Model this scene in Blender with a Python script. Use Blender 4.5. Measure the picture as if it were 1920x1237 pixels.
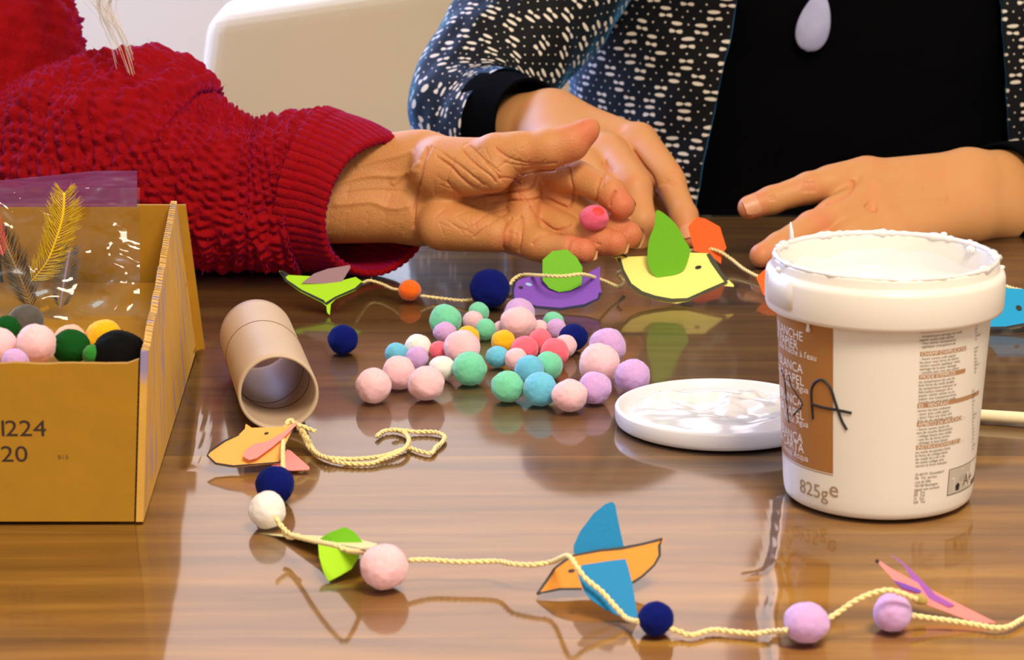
import bpy, bmesh, math, random
import numpy as np
from mathutils import Vector, Matrix
from mathutils import noise as mnoise

for o in list(bpy.data.objects):
    bpy.data.objects.remove(o)
S = bpy.context.scene
COL = S.collection
random.seed(7)
RNG = np.random.default_rng(7)

# ------------------------------------------------------------------ camera
TZ = 0.75                 # table top height
CH = 0.40                 # camera height above the table
F = 5000.0                # focal length in photo pixels (1920 wide)
PITCH = math.radians(14)
cam_d = bpy.data.cameras.new('camera')
cam = bpy.data.objects.new('camera', cam_d)
COL.objects.link(cam)
cam.location = (0, 0, TZ + CH)
cam.rotation_euler = (math.pi / 2 - PITCH, 0, 0)
cam_d.sensor_width = 36
cam_d.lens = F / 1920 * 36
cam_d.clip_start = 0.05
cam_d.dof.use_dof = True
cam_d.dof.focus_distance = 1.50
cam_d.dof.aperture_fstop = 22
S.camera = cam

# ------------------------------------------------------------------ world, lights, exposure
S.view_settings.view_transform = 'Standard'
S.view_settings.look = 'None'
S.view_settings.gamma = 1
S.view_settings.use_curve_mapping = False
S.view_settings.exposure = 0.15
W = bpy.data.worlds.new('world')
S.world = W
W.use_nodes = True
W.node_tree.nodes['Background'].inputs[0].default_value = (1.0, 0.90, 0.78, 1)
W.node_tree.nodes['Background'].inputs[1].default_value = 0.62

def area(name, loc, target, sx, sy, power, col):
    l = bpy.data.lights.new(name, 'AREA')
    l.shape = 'RECTANGLE'; l.size = sx; l.size_y = sy; l.energy = power; l.color = col
    o = bpy.data.objects.new(name, l); COL.objects.link(o)
    o.location = loc
    d = Vector(target) - Vector(loc)
    o.rotation_euler = d.to_track_quat('-Z', 'Y').to_euler()
    return o
# cool daylight of the windows in the left and back walls, and the warm ceiling lamp of the room
area('window_daylight', (-2.12, 3.00, 1.60), (-0.2, 1.95, 0.80), 1.1, 1.1, 70, (0.30, 0.48, 1.0))
area('back_window_daylight', (-1.05, 3.52, 1.80), (-0.1, 1.75, 0.85), 0.7, 0.8, 42, (0.42, 0.50, 1.0))
area('ceiling_lamp_light', (0.45, 0.20, 2.45), (0.05, 1.5, 0.75), 0.6, 0.6, 40, (1.0, 0.86, 0.68))

# ------------------------------------------------------------------ projection helpers (photo pixel + real distance -> point)
cp, sp = math.cos(PITCH), math.sin(PITCH)
CAM = Vector((0, 0, TZ + CH))
def ray(px, py):
    a = (px - 960) / F; b = (618.5 - py) / F
    return Vector((a, cp + b * sp, -sp + b * cp))
def at_y(px, py, Y):
    r = ray(px, py); return CAM + r * (Y / r.y)
def at_z(px, py, z=0.0):
    r = ray(px, py); return CAM + r * ((z - CH) / r.z)
def at_plane(px, py, P, n):
    r = ray(px, py); return CAM + r * ((P - CAM).dot(n) / r.dot(n))
def proj(v):
    v = np.asarray(v) - np.array(CAM)
    zc = v[:, 1] * cp - v[:, 2] * sp
    return np.stack([960 + F * v[:, 0] / zc, 618.5 - F * (v[:, 1] * sp + v[:, 2] * cp) / zc], 1)
def depth(v):
    v = Vector(v) - CAM
    return v.y * cp - v.z * sp

# ------------------------------------------------------------------ materials
def newmat(name):
    m = bpy.data.materials.new(name); m.use_nodes = True
    return m, m.node_tree, m.node_tree.nodes['Principled BSDF']
def N(nt, t, **kw):
    n = nt.nodes.new(t)
    for k, v in kw.items():
        if k.startswith('i_'):
            key = k[2:]; n.inputs[int(key) if key.isdigit() else key].default_value = v
        else: setattr(n, k, v)
    return n
def MATH(nt, op, a, b=None, c=None):
    n = nt.nodes.new('ShaderNodeMath'); n.operation = op
    for i, v in enumerate((a, b, c)):
        if v is None: continue
        if isinstance(v, (int, float)): n.inputs[i].default_value = v
        else: nt.links.new(v, n.inputs[i])
    return n.outputs[0]
_M = {}
def mat(name, col, rough=0.6, sheen=0.0, sheen_tint=None, bump=0.0, bscale=200, var=0.0, vscale=40, metal=0, coat=0, sss=0.0, spec=0.5, trans=0):
    if name in _M: return _M[name]
    m, nt, p = newmat(name)
    p.inputs['Base Color'].default_value = (*col, 1)
    p.inputs['Roughness'].default_value = rough
    p.inputs['Metallic'].default_value = metal
    p.inputs['Specular IOR Level'].default_value = spec
    if sheen:
        p.inputs['Sheen Weight'].default_value = sheen
        p.inputs['Sheen Roughness'].default_value = 0.4
        p.inputs['Sheen Tint'].default_value = (*(sheen_tint or (1, 1, 1)), 1)
    if coat: p.inputs['Coat Weight'].default_value = coat
    if sss:
        p.inputs['Subsurface Weight'].default_value = sss
        p.inputs['Subsurface Radius'].default_value = (0.006, 0.003, 0.0015)
        p.inputs['Subsurface Scale'].default_value = 1.0
    if bump or var:
        tc = N(nt, 'ShaderNodeTexCoord')
    if bump:
        nz = N(nt, 'ShaderNodeTexNoise', i_Scale=bscale, i_Detail=3.0)
        nt.links.new(tc.outputs['Object'], nz.inputs['Vector'])
        b = N(nt, 'ShaderNodeBump', i_Strength=bump, i_Distance=0.001)
        nt.links.new(nz.outputs['Fac'], b.inputs['Height']); nt.links.new(b.outputs[0], p.inputs['Normal'])
    if var:
        nz = N(nt, 'ShaderNodeTexNoise', i_Scale=vscale, i_Detail=4.0)
        nt.links.new(tc.outputs['Object'], nz.inputs['Vector'])
        mx = N(nt, 'ShaderNodeMix', data_type='RGBA')
        nt.links.new(nz.outputs['Fac'], mx.inputs[0])
        mx.inputs[6].default_value = (*[c * (1 - var) for c in col], 1)
        mx.inputs[7].default_value = (*[min(1, c * (1 + var)) for c in col], 1)
        nt.links.new(mx.outputs[2], p.inputs['Base Color'])
    _M[name] = m
    return m

def wood_mat():
    m, nt, p = newmat('table_wood')
    tc = N(nt, 'ShaderNodeTexCoord'); oi = N(nt, 'ShaderNodeObjectInfo')
    mp = N(nt, 'ShaderNodeMapping'); mp.inputs['Scale'].default_value = (2.2, 26, 10)
    nt.links.new(tc.outputs['Object'], mp.inputs[0])
    sc = N(nt, 'ShaderNodeVectorMath', operation='ADD')
    cmb = N(nt, 'ShaderNodeCombineXYZ')
    nt.links.new(MATH(nt, 'MULTIPLY', oi.outputs['Random'], 37.0), cmb.inputs[0])
    nt.links.new(mp.outputs[0], sc.inputs[0]); nt.links.new(cmb.outputs[0], sc.inputs[1])
    n1 = N(nt, 'ShaderNodeTexNoise', i_Scale=1.6, i_Detail=8.0, i_Roughness=0.62, i_Distortion=0.6)
    nt.links.new(sc.outputs[0], n1.inputs['Vector'])
    r = N(nt, 'ShaderNodeValToRGB')
    e = r.color_ramp.elements
    e[0].position = 0.30; e[0].color = (0.145, 0.062, 0.010, 1)
    e[1].position = 0.72; e[1].color = (0.52, 0.275, 0.045, 1)
    x = e.new(0.5); x.color = (0.33, 0.150, 0.019, 1)
    nt.links.new(n1.outputs['Fac'], r.inputs[0])
    hs = N(nt, 'ShaderNodeHueSaturation')
    nt.links.new(r.outputs[0], hs.inputs['Color'])
    nt.links.new(MATH(nt, 'MULTIPLY_ADD', oi.outputs['Random'], 0.35, 0.85), hs.inputs['Value'])
    nt.links.new(hs.outputs[0], p.inputs['Base Color'])
    p.inputs['Roughness'].default_value = 0.55
    p.inputs['Specular IOR Level'].default_value = 0.25
    return m

def clear_mat(name, ior=1.5, rough=0.03, tint=(1, 1, 1), bump=0.0, bscale=60, haze=0.0):
    m, nt, p = newmat(name)
    nt.nodes.remove(p)
    out = nt.nodes['Material Output']
    fr = N(nt, 'ShaderNodeFresnel', i_IOR=ior)
    tr = N(nt, 'ShaderNodeBsdfTransparent'); tr.inputs[0].default_value = (*tint, 1)
    gl = N(nt, 'ShaderNodeBsdfGlossy'); gl.inputs['Roughness'].default_value = rough
    mx = N(nt, 'ShaderNodeMixShader')
    top = gl.outputs[0]
    if haze:      # scuffed plastic: part of the reflection is spread out
        g2 = N(nt, 'ShaderNodeBsdfGlossy'); g2.inputs['Roughness'].default_value = 0.38
        m2 = N(nt, 'ShaderNodeMixShader'); m2.inputs[0].default_value = haze
        nt.links.new(gl.outputs[0], m2.inputs[1]); nt.links.new(g2.outputs[0], m2.inputs[2]); top = m2.outputs[0]
    nt.links.new(fr.outputs[0], mx.inputs[0]); nt.links.new(tr.outputs[0], mx.inputs[1]); nt.links.new(top, mx.inputs[2])
    nt.links.new(mx.outputs[0], out.inputs['Surface'])
    if bump:
        tc = N(nt, 'ShaderNodeTexCoord')
        nz = N(nt, 'ShaderNodeTexNoise', i_Scale=bscale, i_Detail=2.0)
        nt.links.new(tc.outputs['Object'], nz.inputs['Vector'])
        b = N(nt, 'ShaderNodeBump', i_Strength=bump, i_Distance=0.004)
        nt.links.new(nz.outputs['Fac'], b.inputs['Height'])
        nt.links.new(b.outputs[0], gl.inputs['Normal']); nt.links.new(b.outputs[0], fr.inputs['Normal'])
    return m

def skin_mat(name, base, red, bscale, bstr):
    m, nt, p = newmat(name)
    at = N(nt, 'ShaderNodeAttribute', attribute_name='blush')
    tc = N(nt, 'ShaderNodeTexCoord')
    nz = N(nt, 'ShaderNodeTexNoise', i_Scale=70.0, i_Detail=5.0)
    nt.links.new(tc.outputs['Object'], nz.inputs['Vector'])
    f = MATH(nt, 'ADD', at.outputs['Fac'], MATH(nt, 'MULTIPLY', MATH(nt, 'SUBTRACT', nz.outputs['Fac'], 0.5), 0.9))
    mx = N(nt, 'ShaderNodeMix', data_type='RGBA'); mx.clamp_factor = True
    nt.links.new(f, mx.inputs[0])
    mx.inputs[6].default_value = (*base, 1); mx.inputs[7].default_value = (*red, 1)
    nt.links.new(mx.outputs[2], p.inputs['Base Color'])
    p.inputs['Roughness'].default_value = 0.50
    p.inputs['Specular IOR Level'].default_value = 0.35
    p.inputs['Subsurface Weight'].default_value = 0.12
    p.inputs['Subsurface Radius'].default_value = (0.006, 0.0022, 0.001)
    p.inputs['Subsurface Scale'].default_value = 1.0
    v = N(nt, 'ShaderNodeTexVoronoi', i_Scale=bscale)
    nt.links.new(tc.outputs['Object'], v.inputs['Vector'])
    b = N(nt, 'ShaderNodeBump', i_Strength=bstr, i_Distance=0.0006)
    nt.links.new(v.outputs['Distance'], b.inputs['Height']); nt.links.new(b.outputs[0], p.inputs['Normal'])
    return m

def jacket_mat():
    m, nt, p = newmat('jacket_knit')
    uv = N(nt, 'ShaderNodeUVMap'); sx = N(nt, 'ShaderNodeSeparateXYZ')
    # a little wobble so that the stitches are not ruled lines
    nz = N(nt, 'ShaderNodeTexNoise', i_Scale=45.0, i_Detail=1.0)
    nt.links.new(uv.outputs[0], nz.inputs['Vector'])
    wob = MATH(nt, 'MULTIPLY', MATH(nt, 'SUBTRACT', nz.outputs['Fac'], 0.5), 0.004)
    nt.links.new(uv.outputs[0], sx.inputs[0])
    U = MATH(nt, 'DIVIDE', MATH(nt, 'ADD', sx.outputs[0], wob), 0.0105)
    V0 = MATH(nt, 'DIVIDE', MATH(nt, 'ADD', sx.outputs[1], wob), 0.0058)
    j = MATH(nt, 'FLOOR', V0)
    U2 = MATH(nt, 'ADD', U, MATH(nt, 'MULTIPLY', MATH(nt, 'MODULO', MATH(nt, 'ABSOLUTE', j), 2.0), 0.5))
    i = MATH(nt, 'FLOOR', U2)
    fu = MATH(nt, 'SUBTRACT', MATH(nt, 'SUBTRACT', U2, i), 0.5)
    fv = MATH(nt, 'SUBTRACT', MATH(nt, 'SUBTRACT', V0, j), 0.5)
    a = MATH(nt, 'ABSOLUTE', MATH(nt, 'SUBTRACT', MATH(nt, 'FLOORED_MODULO', MATH(nt, 'FLOOR', U), 8.0), 4.0))
    bb = MATH(nt, 'MULTIPLY', MATH(nt, 'ABSOLUTE', MATH(nt, 'SUBTRACT', MATH(nt, 'FLOORED_MODULO', j, 16.0), 8.0)), 0.5)
    t = MATH(nt, 'FLOOR', MATH(nt, 'ADD', a, bb))
    on = MATH(nt, 'LESS_THAN', MATH(nt, 'FLOORED_MODULO', t, 3.0), 0.9)
    on2 = MATH(nt, 'LESS_THAN', t, 0.9)
    on = MATH(nt, 'MAXIMUM', on, on2)
    def ell(ru, rv):
        q = MATH(nt, 'ADD', MATH(nt, 'POWER', MATH(nt, 'DIVIDE', MATH(nt, 'ABSOLUTE', fu), ru), 2.0), MATH(nt, 'POWER', MATH(nt, 'DIVIDE', MATH(nt, 'ABSOLUTE', fv), rv), 2.0))
        return MATH(nt, 'LESS_THAN', q, 1.0)
    # a long stitch has a little waist, so it reads as two beads
    dash = MATH(nt, 'MULTIPLY', ell(0.47, 0.25), on)
    dot = ell(0.07, 0.12)
    msk = MATH(nt, 'MAXIMUM', dash, dot)
    mx = N(nt, 'ShaderNodeMix', data_type='RGBA')
    nt.links.new(msk, mx.inputs[0])
    mx.inputs[6].default_value = (0.004, 0.0035, 0.004, 1); mx.inputs[7].default_value = (0.80, 0.70, 0.58, 1)
    nt.links.new(mx.outputs[2], p.inputs['Base Color'])
    p.inputs['Roughness'].default_value = 0.75
    p.inputs['Specular IOR Level'].default_value = 0.2
    p.inputs['Sheen Weight'].default_value = 0.55
    p.inputs['Sheen Roughness'].default_value = 0.35
    p.inputs['Sheen Tint'].default_value = (0.10, 0.50, 1, 1)  # blue window light put into the sheen tint
    b = N(nt, 'ShaderNodeBump', i_Strength=0.8, i_Distance=0.0015)
    nt.links.new(msk, b.inputs['Height']); nt.links.new(b.outputs[0], p.inputs['Normal'])
    return m

def card_mat(name, col, streak=None):
    m, nt, p = newmat(name)
    tc = N(nt, 'ShaderNodeTexCoord')
    n1 = N(nt, 'ShaderNodeTexNoise', i_Scale=60.0, i_Detail=8.0, i_Roughness=0.7)
    nt.links.new(tc.outputs['Object'], n1.inputs['Vector'])
    mx = N(nt, 'ShaderNodeMix', data_type='RGBA')
    nt.links.new(n1.outputs['Fac'], mx.inputs[0])
    mx.inputs[6].default_value = (*[c * 0.8 for c in col], 1); mx.inputs[7].default_value = (*[c * 1.2 for c in col], 1)
    last = mx.outputs[2]
    if streak:
        mp = N(nt, 'ShaderNodeMapping'); mp.inputs['Scale'].default_value = (40, 75, 12); mp.inputs['Rotation'].default_value = (0.5, 0, 0)
        nt.links.new(tc.outputs['Object'], mp.inputs[0])
        n2 = N(nt, 'ShaderNodeTexNoise', i_Scale=1.3, i_Detail=2.0)
        nt.links.new(mp.outputs[0], n2.inputs['Vector'])
        r = N(nt, 'ShaderNodeValToRGB'); r.color_ramp.elements[0].position = 0.57; r.color_ramp.elements[1].position = 0.66
        nt.links.new(n2.outputs['Fac'], r.inputs[0])
        m2 = N(nt, 'ShaderNodeMix', data_type='RGBA')
        nt.links.new(r.outputs[0], m2.inputs[0]); nt.links.new(last, m2.inputs[6]); m2.inputs[7].default_value = (*streak, 1)
        last = m2.outputs[2]
    nt.links.new(last, p.inputs['Base Color'])
    p.inputs['Roughness'].default_value = 0.75
    p.inputs['Specular IOR Level'].default_value = 0.2
    return m

WOOD = wood_mat()
CLEAR = clear_mat('clear_plastic_cover', 1.66, 0.065, haze=0.24)
BAGCLEAR = clear_mat('clear_bag_film', 1.45, 0.06, (0.93, 0.93, 0.93), 0.5, 55)
SKIN_OLD = skin_mat('skin_weathered', (0.56, 0.24, 0.075), (0.60, 0.13, 0.065), 900, 0.4)
SKIN_YOUNG = skin_mat('skin_smooth', (0.60, 0.275, 0.095), (0.72, 0.17, 0.10), 1100, 0.15)
JACKET = jacket_mat()
CARD = card_mat('cardboard', (0.40, 0.195, 0.014))
CARD_PRINT = card_mat('cardboard_printed', (0.66, 0.36, 0.07), (0.30, 0.24, 0.42))
BLACK_CLOTH = mat('black_cloth', (0.0022, 0.0022, 0.0026), 0.95, spec=0.02)
INK = mat('black_ink', (0.012, 0.009, 0.010), 0.6)
WHITE_PL = mat('white_plastic', (0.78, 0.72, 0.64), 0.32, sss=0.08)
GLUE = mat('white_glue', (0.76, 0.73, 0.71), 0.16, coat=0.4, bump=0.25, bscale=90)
BROWN_PRINT = mat('brown_print', (0.36, 0.15, 0.035), 0.4)
WHITE_PRINT = mat('white_print', (0.88, 0.82, 0.74), 0.4)
GREY_PRINT = mat('grey_brown_print', (0.16, 0.10, 0.06), 0.5)
YARN = mat('cream_yarn', (0.90, 0.72, 0.32), 0.85, sheen=0.5, bump=0.5, bscale=900)
def felt(name, col, tint=(1, 1, 1), sh=0.5):
    return mat(name, col, 0.95, sheen=sh, sheen_tint=tint, bump=0.35, bscale=22, spec=0.1, sss=0.35 if max(col) > 0.3 else 0)
POM = {
 'pale pink': felt('pompom_pale_pink', (0.95, 0.57, 0.60)),
 'white': felt('pompom_white', (0.90, 0.84, 0.78)),
 'mint green': felt('pompom_mint', (0.20, 0.66, 0.40)),
 'light blue': felt('pompom_light_blue', (0.16, 0.55, 0.74)),
 'lilac': felt('pompom_lilac', (0.66, 0.40, 0.72)),
 'rose pink': felt('pompom_rose', (0.90, 0.16, 0.22)),
 'yellow': felt('pompom_yellow', (0.90, 0.50, 0.01)),
 'navy blue': felt('pompom_navy', (0.004, 0.008, 0.13), (0.2, 0.4, 1), 0.12),
 'orange': felt('pompom_orange', (0.90, 0.15, 0.01)),
 'dark green': felt('pompom_dark_green', (0.006, 0.075, 0.010), (0.3, 1, 0.4), 0.05),
 'bright green': felt('pompom_bright_green', (0.03, 0.25, 0.03)),
 'black': felt('pompom_black', (0.004, 0.004, 0.004), (1, 1, 1), 0.02),
 'grey': felt('pompom_grey', (0.10, 0.09, 0.08)),
 'peach': felt('pompom_peach', (0.85, 0.50, 0.36)),
 'hot pink': felt('pompom_hot_pink', (0.93, 0.13, 0.26)),
}
def paper(name, col): return mat('paper_' + name, col, 0.62, bump=0.15, bscale=500, spec=0.3)
P_ORANGE = paper('orange', (0.80, 0.28, 0.025)); P_AMBER = paper('amber', (0.92, 0.43, 0.10)); P_BLUE = paper('blue', (0.004, 0.21, 0.46)); P_GREEN = paper('green', (0.15, 0.46, 0.008))
P_PINK = paper('pink', (0.93, 0.28, 0.27)); P_PURPLE = paper('purple', (0.21, 0.075, 0.48)); P_YELLOW = paper('yellow', (0.92, 0.78, 0.20))
P_VIOLET = paper('violet', (0.40, 0.12, 0.50)); P_CREAM = paper('cream', (0.80, 0.72, 0.38)); P_REDOR = paper('red_orange', (0.92, 0.12, 0.008)); P_MAUVE = paper('mauve', (0.30, 0.17, 0.20))
P_LIME = paper('lime', (0.36, 0.66, 0.012))

# ------------------------------------------------------------------ object helpers
def tag(o, label=None, cat=None, group=None, kind=None):
    if label: o['label'] = label
    if cat: o['category'] = cat
    if group: o['group'] = group
    if kind: o['kind'] = kind
    return o
def empty(name, loc, label=None, cat=None, group=None):
    o = bpy.data.objects.new(name, None); COL.objects.link(o)
    o.location = loc; o.empty_display_size = 0.02
    bpy.context.view_layer.update()
    return tag(o, label, cat, group)
def link(name, me, m=None, parent=None, smooth=False):
    o = bpy.data.objects.new(name, me); COL.objects.link(o)
    if m is not None and not me.materials: me.materials.append(m)
    if smooth: me.polygons.foreach_set('use_smooth', [True] * len(me.polygons))
    if parent is not None:
        o.parent = parent
        o.matrix_parent_inverse = Matrix.Translation(parent.matrix_world.translation).inverted() if parent.parent is None else parent.matrix_world.inverted()
    return o
def mesh(verts, faces):
    me = bpy.data.meshes.new('mesh')
    me.from_pydata([tuple(v) for v in verts], [], [tuple(f) for f in faces]); me.update()
    return me
def origin_to(o, p):
    """move the object's origin without moving its shape"""
    p = Vector(p); o.data.transform(Matrix.Translation(-p)); o.location = p
    return o
def box_geo(x0, x1, y0, y1, z0, z1):
    v = [(x, y, z) for z in (z0, z1) for y in (y0, y1) for x in (x0, x1)]
    f = [(0, 2, 3, 1), (4, 5, 7, 6), (0, 1, 5, 4), (2, 6, 7, 3), (0, 4, 6, 2), (1, 3, 7, 5)]
    return v, f
def bevel_box(x0, x1, y0, y1, z0, z1, r=0.001, seg=2):
    bm = bmesh.new()
    v, f = box_geo(x0, x1, y0, y1, z0, z1)
    vs = [bm.verts.new(p) for p in v]
    for q in f: bm.faces.new([vs[i] for i in q])
    bmesh.ops.bevel(bm, geom=bm.edges[:], offset=r, segments=seg, affect='EDGES', profile=0.5)
    me = bpy.data.meshes.new('mesh'); bm.to_mesh(me); bm.free()
    return me
def lathe(profile, n=96, c=(0, 0, 0)):
    v = []; f = []
    for r, z in profile:
        for k in range(n):
            a = 2 * math.pi * k / n
            v.append((c[0] + r * math.sin(a), c[1] - r * math.cos(a), c[2] + z))
    for i in range(len(profile) - 1):
        for k in range(n):
            k2 = (k + 1) % n
            f.append((i * n + k, i * n + k2, (i + 1) * n + k2, (i + 1) * n + k))
    return v, f
def frames(pts):
    pts = [Vector(p) for p in pts]; T = []
    for i in range(len(pts)):
        a = pts[max(i - 1, 0)]; b = pts[min(i + 1, len(pts) - 1)]
        T.append((b - a).normalized())
    up = Vector((0, 0, 1))
    if abs(T[0].dot(up)) > 0.95: up = Vector((0, 1, 0))
    Nn = (up - T[0] * up.dot(T[0])).normalized(); out = []
    for i, t in enumerate(T):
        Nn = (Nn - t * Nn.dot(t)).normalized()
        out.append((t, Nn, t.cross(Nn)))
    return pts, out
def catmull(pts, n):
    """resample a list of tuples (any dimension) into n points, smooth"""
    P = np.array(pts, float); m = len(P)
    seg = np.linalg.norm(np.diff(P[:, :3], axis=0), axis=1); s = np.concatenate([[0], np.cumsum(seg)])
    tt = np.linspace(0, s[-1], n); out = []
    for t in tt:
        i = min(max(np.searchsorted(s, t, side='right') - 1, 0), m - 2)
        u = (t - s[i]) / max(seg[i], 1e-9)
        p0 = P[max(i - 1, 0)]; p1 = P[i]; p2 = P[i + 1]; p3 = P[min(i + 2, m - 1)]
        out.append(0.5 * ((2 * p1) + (-p0 + p2) * u + (2 * p0 - 5 * p1 + 4 * p2 - p3) * u * u + (-p0 + 3 * p1 - 3 * p2 + p3) * u ** 3))
    return np.array(out)
def tube(pts, r, seg=8, close=True):
    """r: number or list; returns verts, faces"""
    pts, fr = frames(pts); v = []; f = []
    rr = r if hasattr(r, '__len__') else [r] * len(pts)
    for p, (t, a, b), q in zip(pts, fr, rr):
        for k in range(seg):
            w = 2 * math.pi * k / seg
            v.append(p + a * (q * math.cos(w)) + b * (q * math.sin(w)))
    for i in range(len(pts) - 1):
        for k in range(seg):
            k2 = (k + 1) % seg
            f.append((i * seg + k, i * seg + k2, (i + 1) * seg + k2, (i + 1) * seg + k))
    if close:
        f.append(tuple(reversed(range(seg)))); f.append(tuple(range((len(pts) - 1) * seg, len(pts) * seg)))
    return v, f
def merge(*geos):
    v = []; f = []
    for gv, gf in geos:
        o = len(v); v += list(gv); f += [tuple(i + o for i in q) for q in gf]
    return v, f
def yarn_geo(pts, r=0.0011, step=0.0012, pitch=0.006, fuzz=0.0):
    """two-ply twisted yarn along a smooth path"""
    P = np.array([tuple(p) for p in pts]); L = np.linalg.norm(np.diff(P, axis=0), axis=1).sum()
    n = max(6, int(L / step)); c = catmull(P, n)
    pts2, fr = frames([Vector(p) for p in c]); geos = []
    for ph in (0, math.pi):
        q = []
        for i, (p, (t, a, b)) in enumerate(zip(pts2, fr)):
            w = ph + i * (L / n) / pitch * 2 * math.pi
            q.append(p + (a * math.cos(w) + b * math.sin(w)) * r * 0.55)
        geos.append(tube(q, r * 0.72, 6))
    if fuzz:
        v = []; f = []
        for k in range(int(L * 2600)):
            i = random.randrange(n - 1); p = pts2[i]; t, a, b = fr[i]; w = random.uniform(0, 6.28)
            d = (a * math.cos(w) + b * math.sin(w) + t * random.uniform(-.6, .6)).normalized()
            e = p + d * random.uniform(0.4, 1) * fuzz; s = t * 0.00006
            o = len(v); v += [p + s, p - s, e]; f.append((o, o + 1, o + 2))
        geos.append((v, f))
    return merge(*geos)
def sheet(poly, P, n, thick=0.0004, curl=None):
    """a cut-out: pixel outline laid on a real plane through P with normal n, with paper thickness"""
    n = Vector(n).normalized()
    if n.dot(CAM - P) < 0: n = -n
    pts = [at_plane(x, y, P, n) for x, y in poly]
    bm = bmesh.new()
    a = [bm.verts.new(p + n * thick * 0.5) for p in pts]
    fc = bm.faces.new(a)
    bmesh.ops.triangulate(bm, faces=[fc])
    if curl:
        bmesh.ops.subdivide_edges(bm, edges=bm.edges[:], cuts=5, use_grid_fill=True)
    ext = bmesh.ops.extrude_face_region(bm, geom=bm.faces[:])
    for v in ext['geom']:
        if isinstance(v, bmesh.types.BMVert): v.co -= n * thick
    if curl:
        for v in bm.verts: v.co += n * curl(v.co)
    bmesh.ops.recalc_face_normals(bm, faces=bm.faces[:])
    me = bpy.data.meshes.new('mesh'); bm.to_mesh(me); bm.free()
    return me
def stroke_on(path, P, n, w, lift=0.0004):
    """pen line of half-width w (m) on the plane"""
    n = Vector(n).normalized()
    if n.dot(CAM - P) < 0: n = -n
    pts = [at_plane(x, y, P, n) + n * lift for x, y in path]
    v = []; f = []
    for i, p in enumerate(pts):
        t = (pts[min(i + 1, len(pts) - 1)] - pts[max(i - 1, 0)]).normalized(); s = t.cross(n).normalized()
        ww = w * (0.75 + 0.5 * random.random())
        v += [p + s * ww, p - s * ww]
    for i in range(len(pts) - 1): f.append((2 * i, 2 * i + 1, 2 * i + 3, 2 * i + 2))
    return mesh(v, f)
def eye_on(path, P, n, w, lift=0.0005):
    n = Vector(n).normalized()
    if n.dot(CAM - P) < 0: n = -n
    a, b = (at_plane(*q, P, n) + n * lift for q in (path[0], path[-1]))
    c = (a + b) / 2; t = (b - a).normalized(); sd = t.cross(n); L = (b - a).length * 0.5
    return mesh([c + t * (L * math.cos(k * math.pi / 8)) + sd * (w * math.sin(k * math.pi / 8)) for k in range(16)], [tuple(range(16))])
def zc(region_x, region_y, scale):
    """reads pixel lists taken in an enlarged detail of the photo"""
    return lambda L: [(region_x + x / scale, region_y + y / scale) for x, y in L]
def dense(poly, k=4, closed=True):
    P = [np.array(p, float) for p in poly]; n = len(P); out = []
    for i in range(n if closed else n - 1):
        p0, p1, p2, p3 = (P[(i - 1) % n] if closed else P[max(i - 1, 0)]), P[i], P[(i + 1) % n], (P[(i + 2) % n] if closed else P[min(i + 2, n - 1)])
        for u in np.arange(k) / k:
            out.append(tuple(0.5 * ((2 * p1) + (-p0 + p2) * u + (2 * p0 - 5 * p1 + 4 * p2 - p3) * u * u + (-p0 + 3 * p1 - 3 * p2 + p3) * u ** 3)))
    if not closed: out.append(tuple(P[-1]))
    return out
def text_geo(s, size):
    cu = bpy.data.curves.new('t', 'FONT'); cu.body = s; cu.size = size; cu.resolution_u = 3
    o = bpy.data.objects.new('t', cu); me = bpy.data.meshes.new_from_object(o)
    v = [tuple(x.co) for x in me.vertices]; f = [tuple(p.vertices) for p in me.polygons]
    bpy.data.objects.remove(o); bpy.data.curves.remove(cu); bpy.data.meshes.remove(me)
    return v, f
def width(v): return max(p[0] for p in v) if v else 0

# ------------------------------------------------------------------ signed-distance modelling of bodies (numpy)
def rcone(p, a, b, r1, r2):
    a = np.asarray(a, np.float32); b = np.asarray(b, np.float32); ba = b - a; l2 = float(ba @ ba) + 1e-12; rr = r1 - r2; a2 = max(l2 - rr * rr, 1e-12); il2 = 1 / l2
    pa = p - a; y = pa @ ba; z = y - l2
    x2 = ((pa * l2 - y[:, None] * ba) ** 2).sum(1); y2 = y * y * l2; z2 = z * z * l2
    k = np.sign(rr) * rr * rr * x2
    d = (np.sqrt(x2 * a2 * il2) + y * rr) * il2 - r1
    m1 = np.sign(z) * a2 * z2 > k; m2 = np.sign(y) * a2 * y2 < k
    d = np.where(m2, np.sqrt(x2 + y2) * il2 - r1, d)
    d = np.where(m1, np.sqrt(x2 + z2) * il2 - r2, d)
    return d
def ellip(p, c, R, r):
    q = (p - np.asarray(c, np.float32)) @ np.asarray(R, np.float32); r = np.asarray(r, np.float32)
    k0 = np.sqrt(((q / r) ** 2).sum(1)); k1 = np.sqrt(((q / (r * r)) ** 2).sum(1))
    return k0 * (k0 - 1) / np.maximum(k1, 1e-9)
def smin(a, b, k):
    h = np.maximum(k - np.abs(a - b), 0) / k
    return np.minimum(a, b) - h * h * k * 0.25
def field(prims):
    def f(p):
        d = None
        for pr in prims:
            if pr[0] == 'c': e = rcone(p, *pr[1:5])
            else: e = ellip(p, *pr[1:4])
            k = pr[-1]
            d = e if d is None else smin(d, e, k)
        return d
    return f
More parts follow.
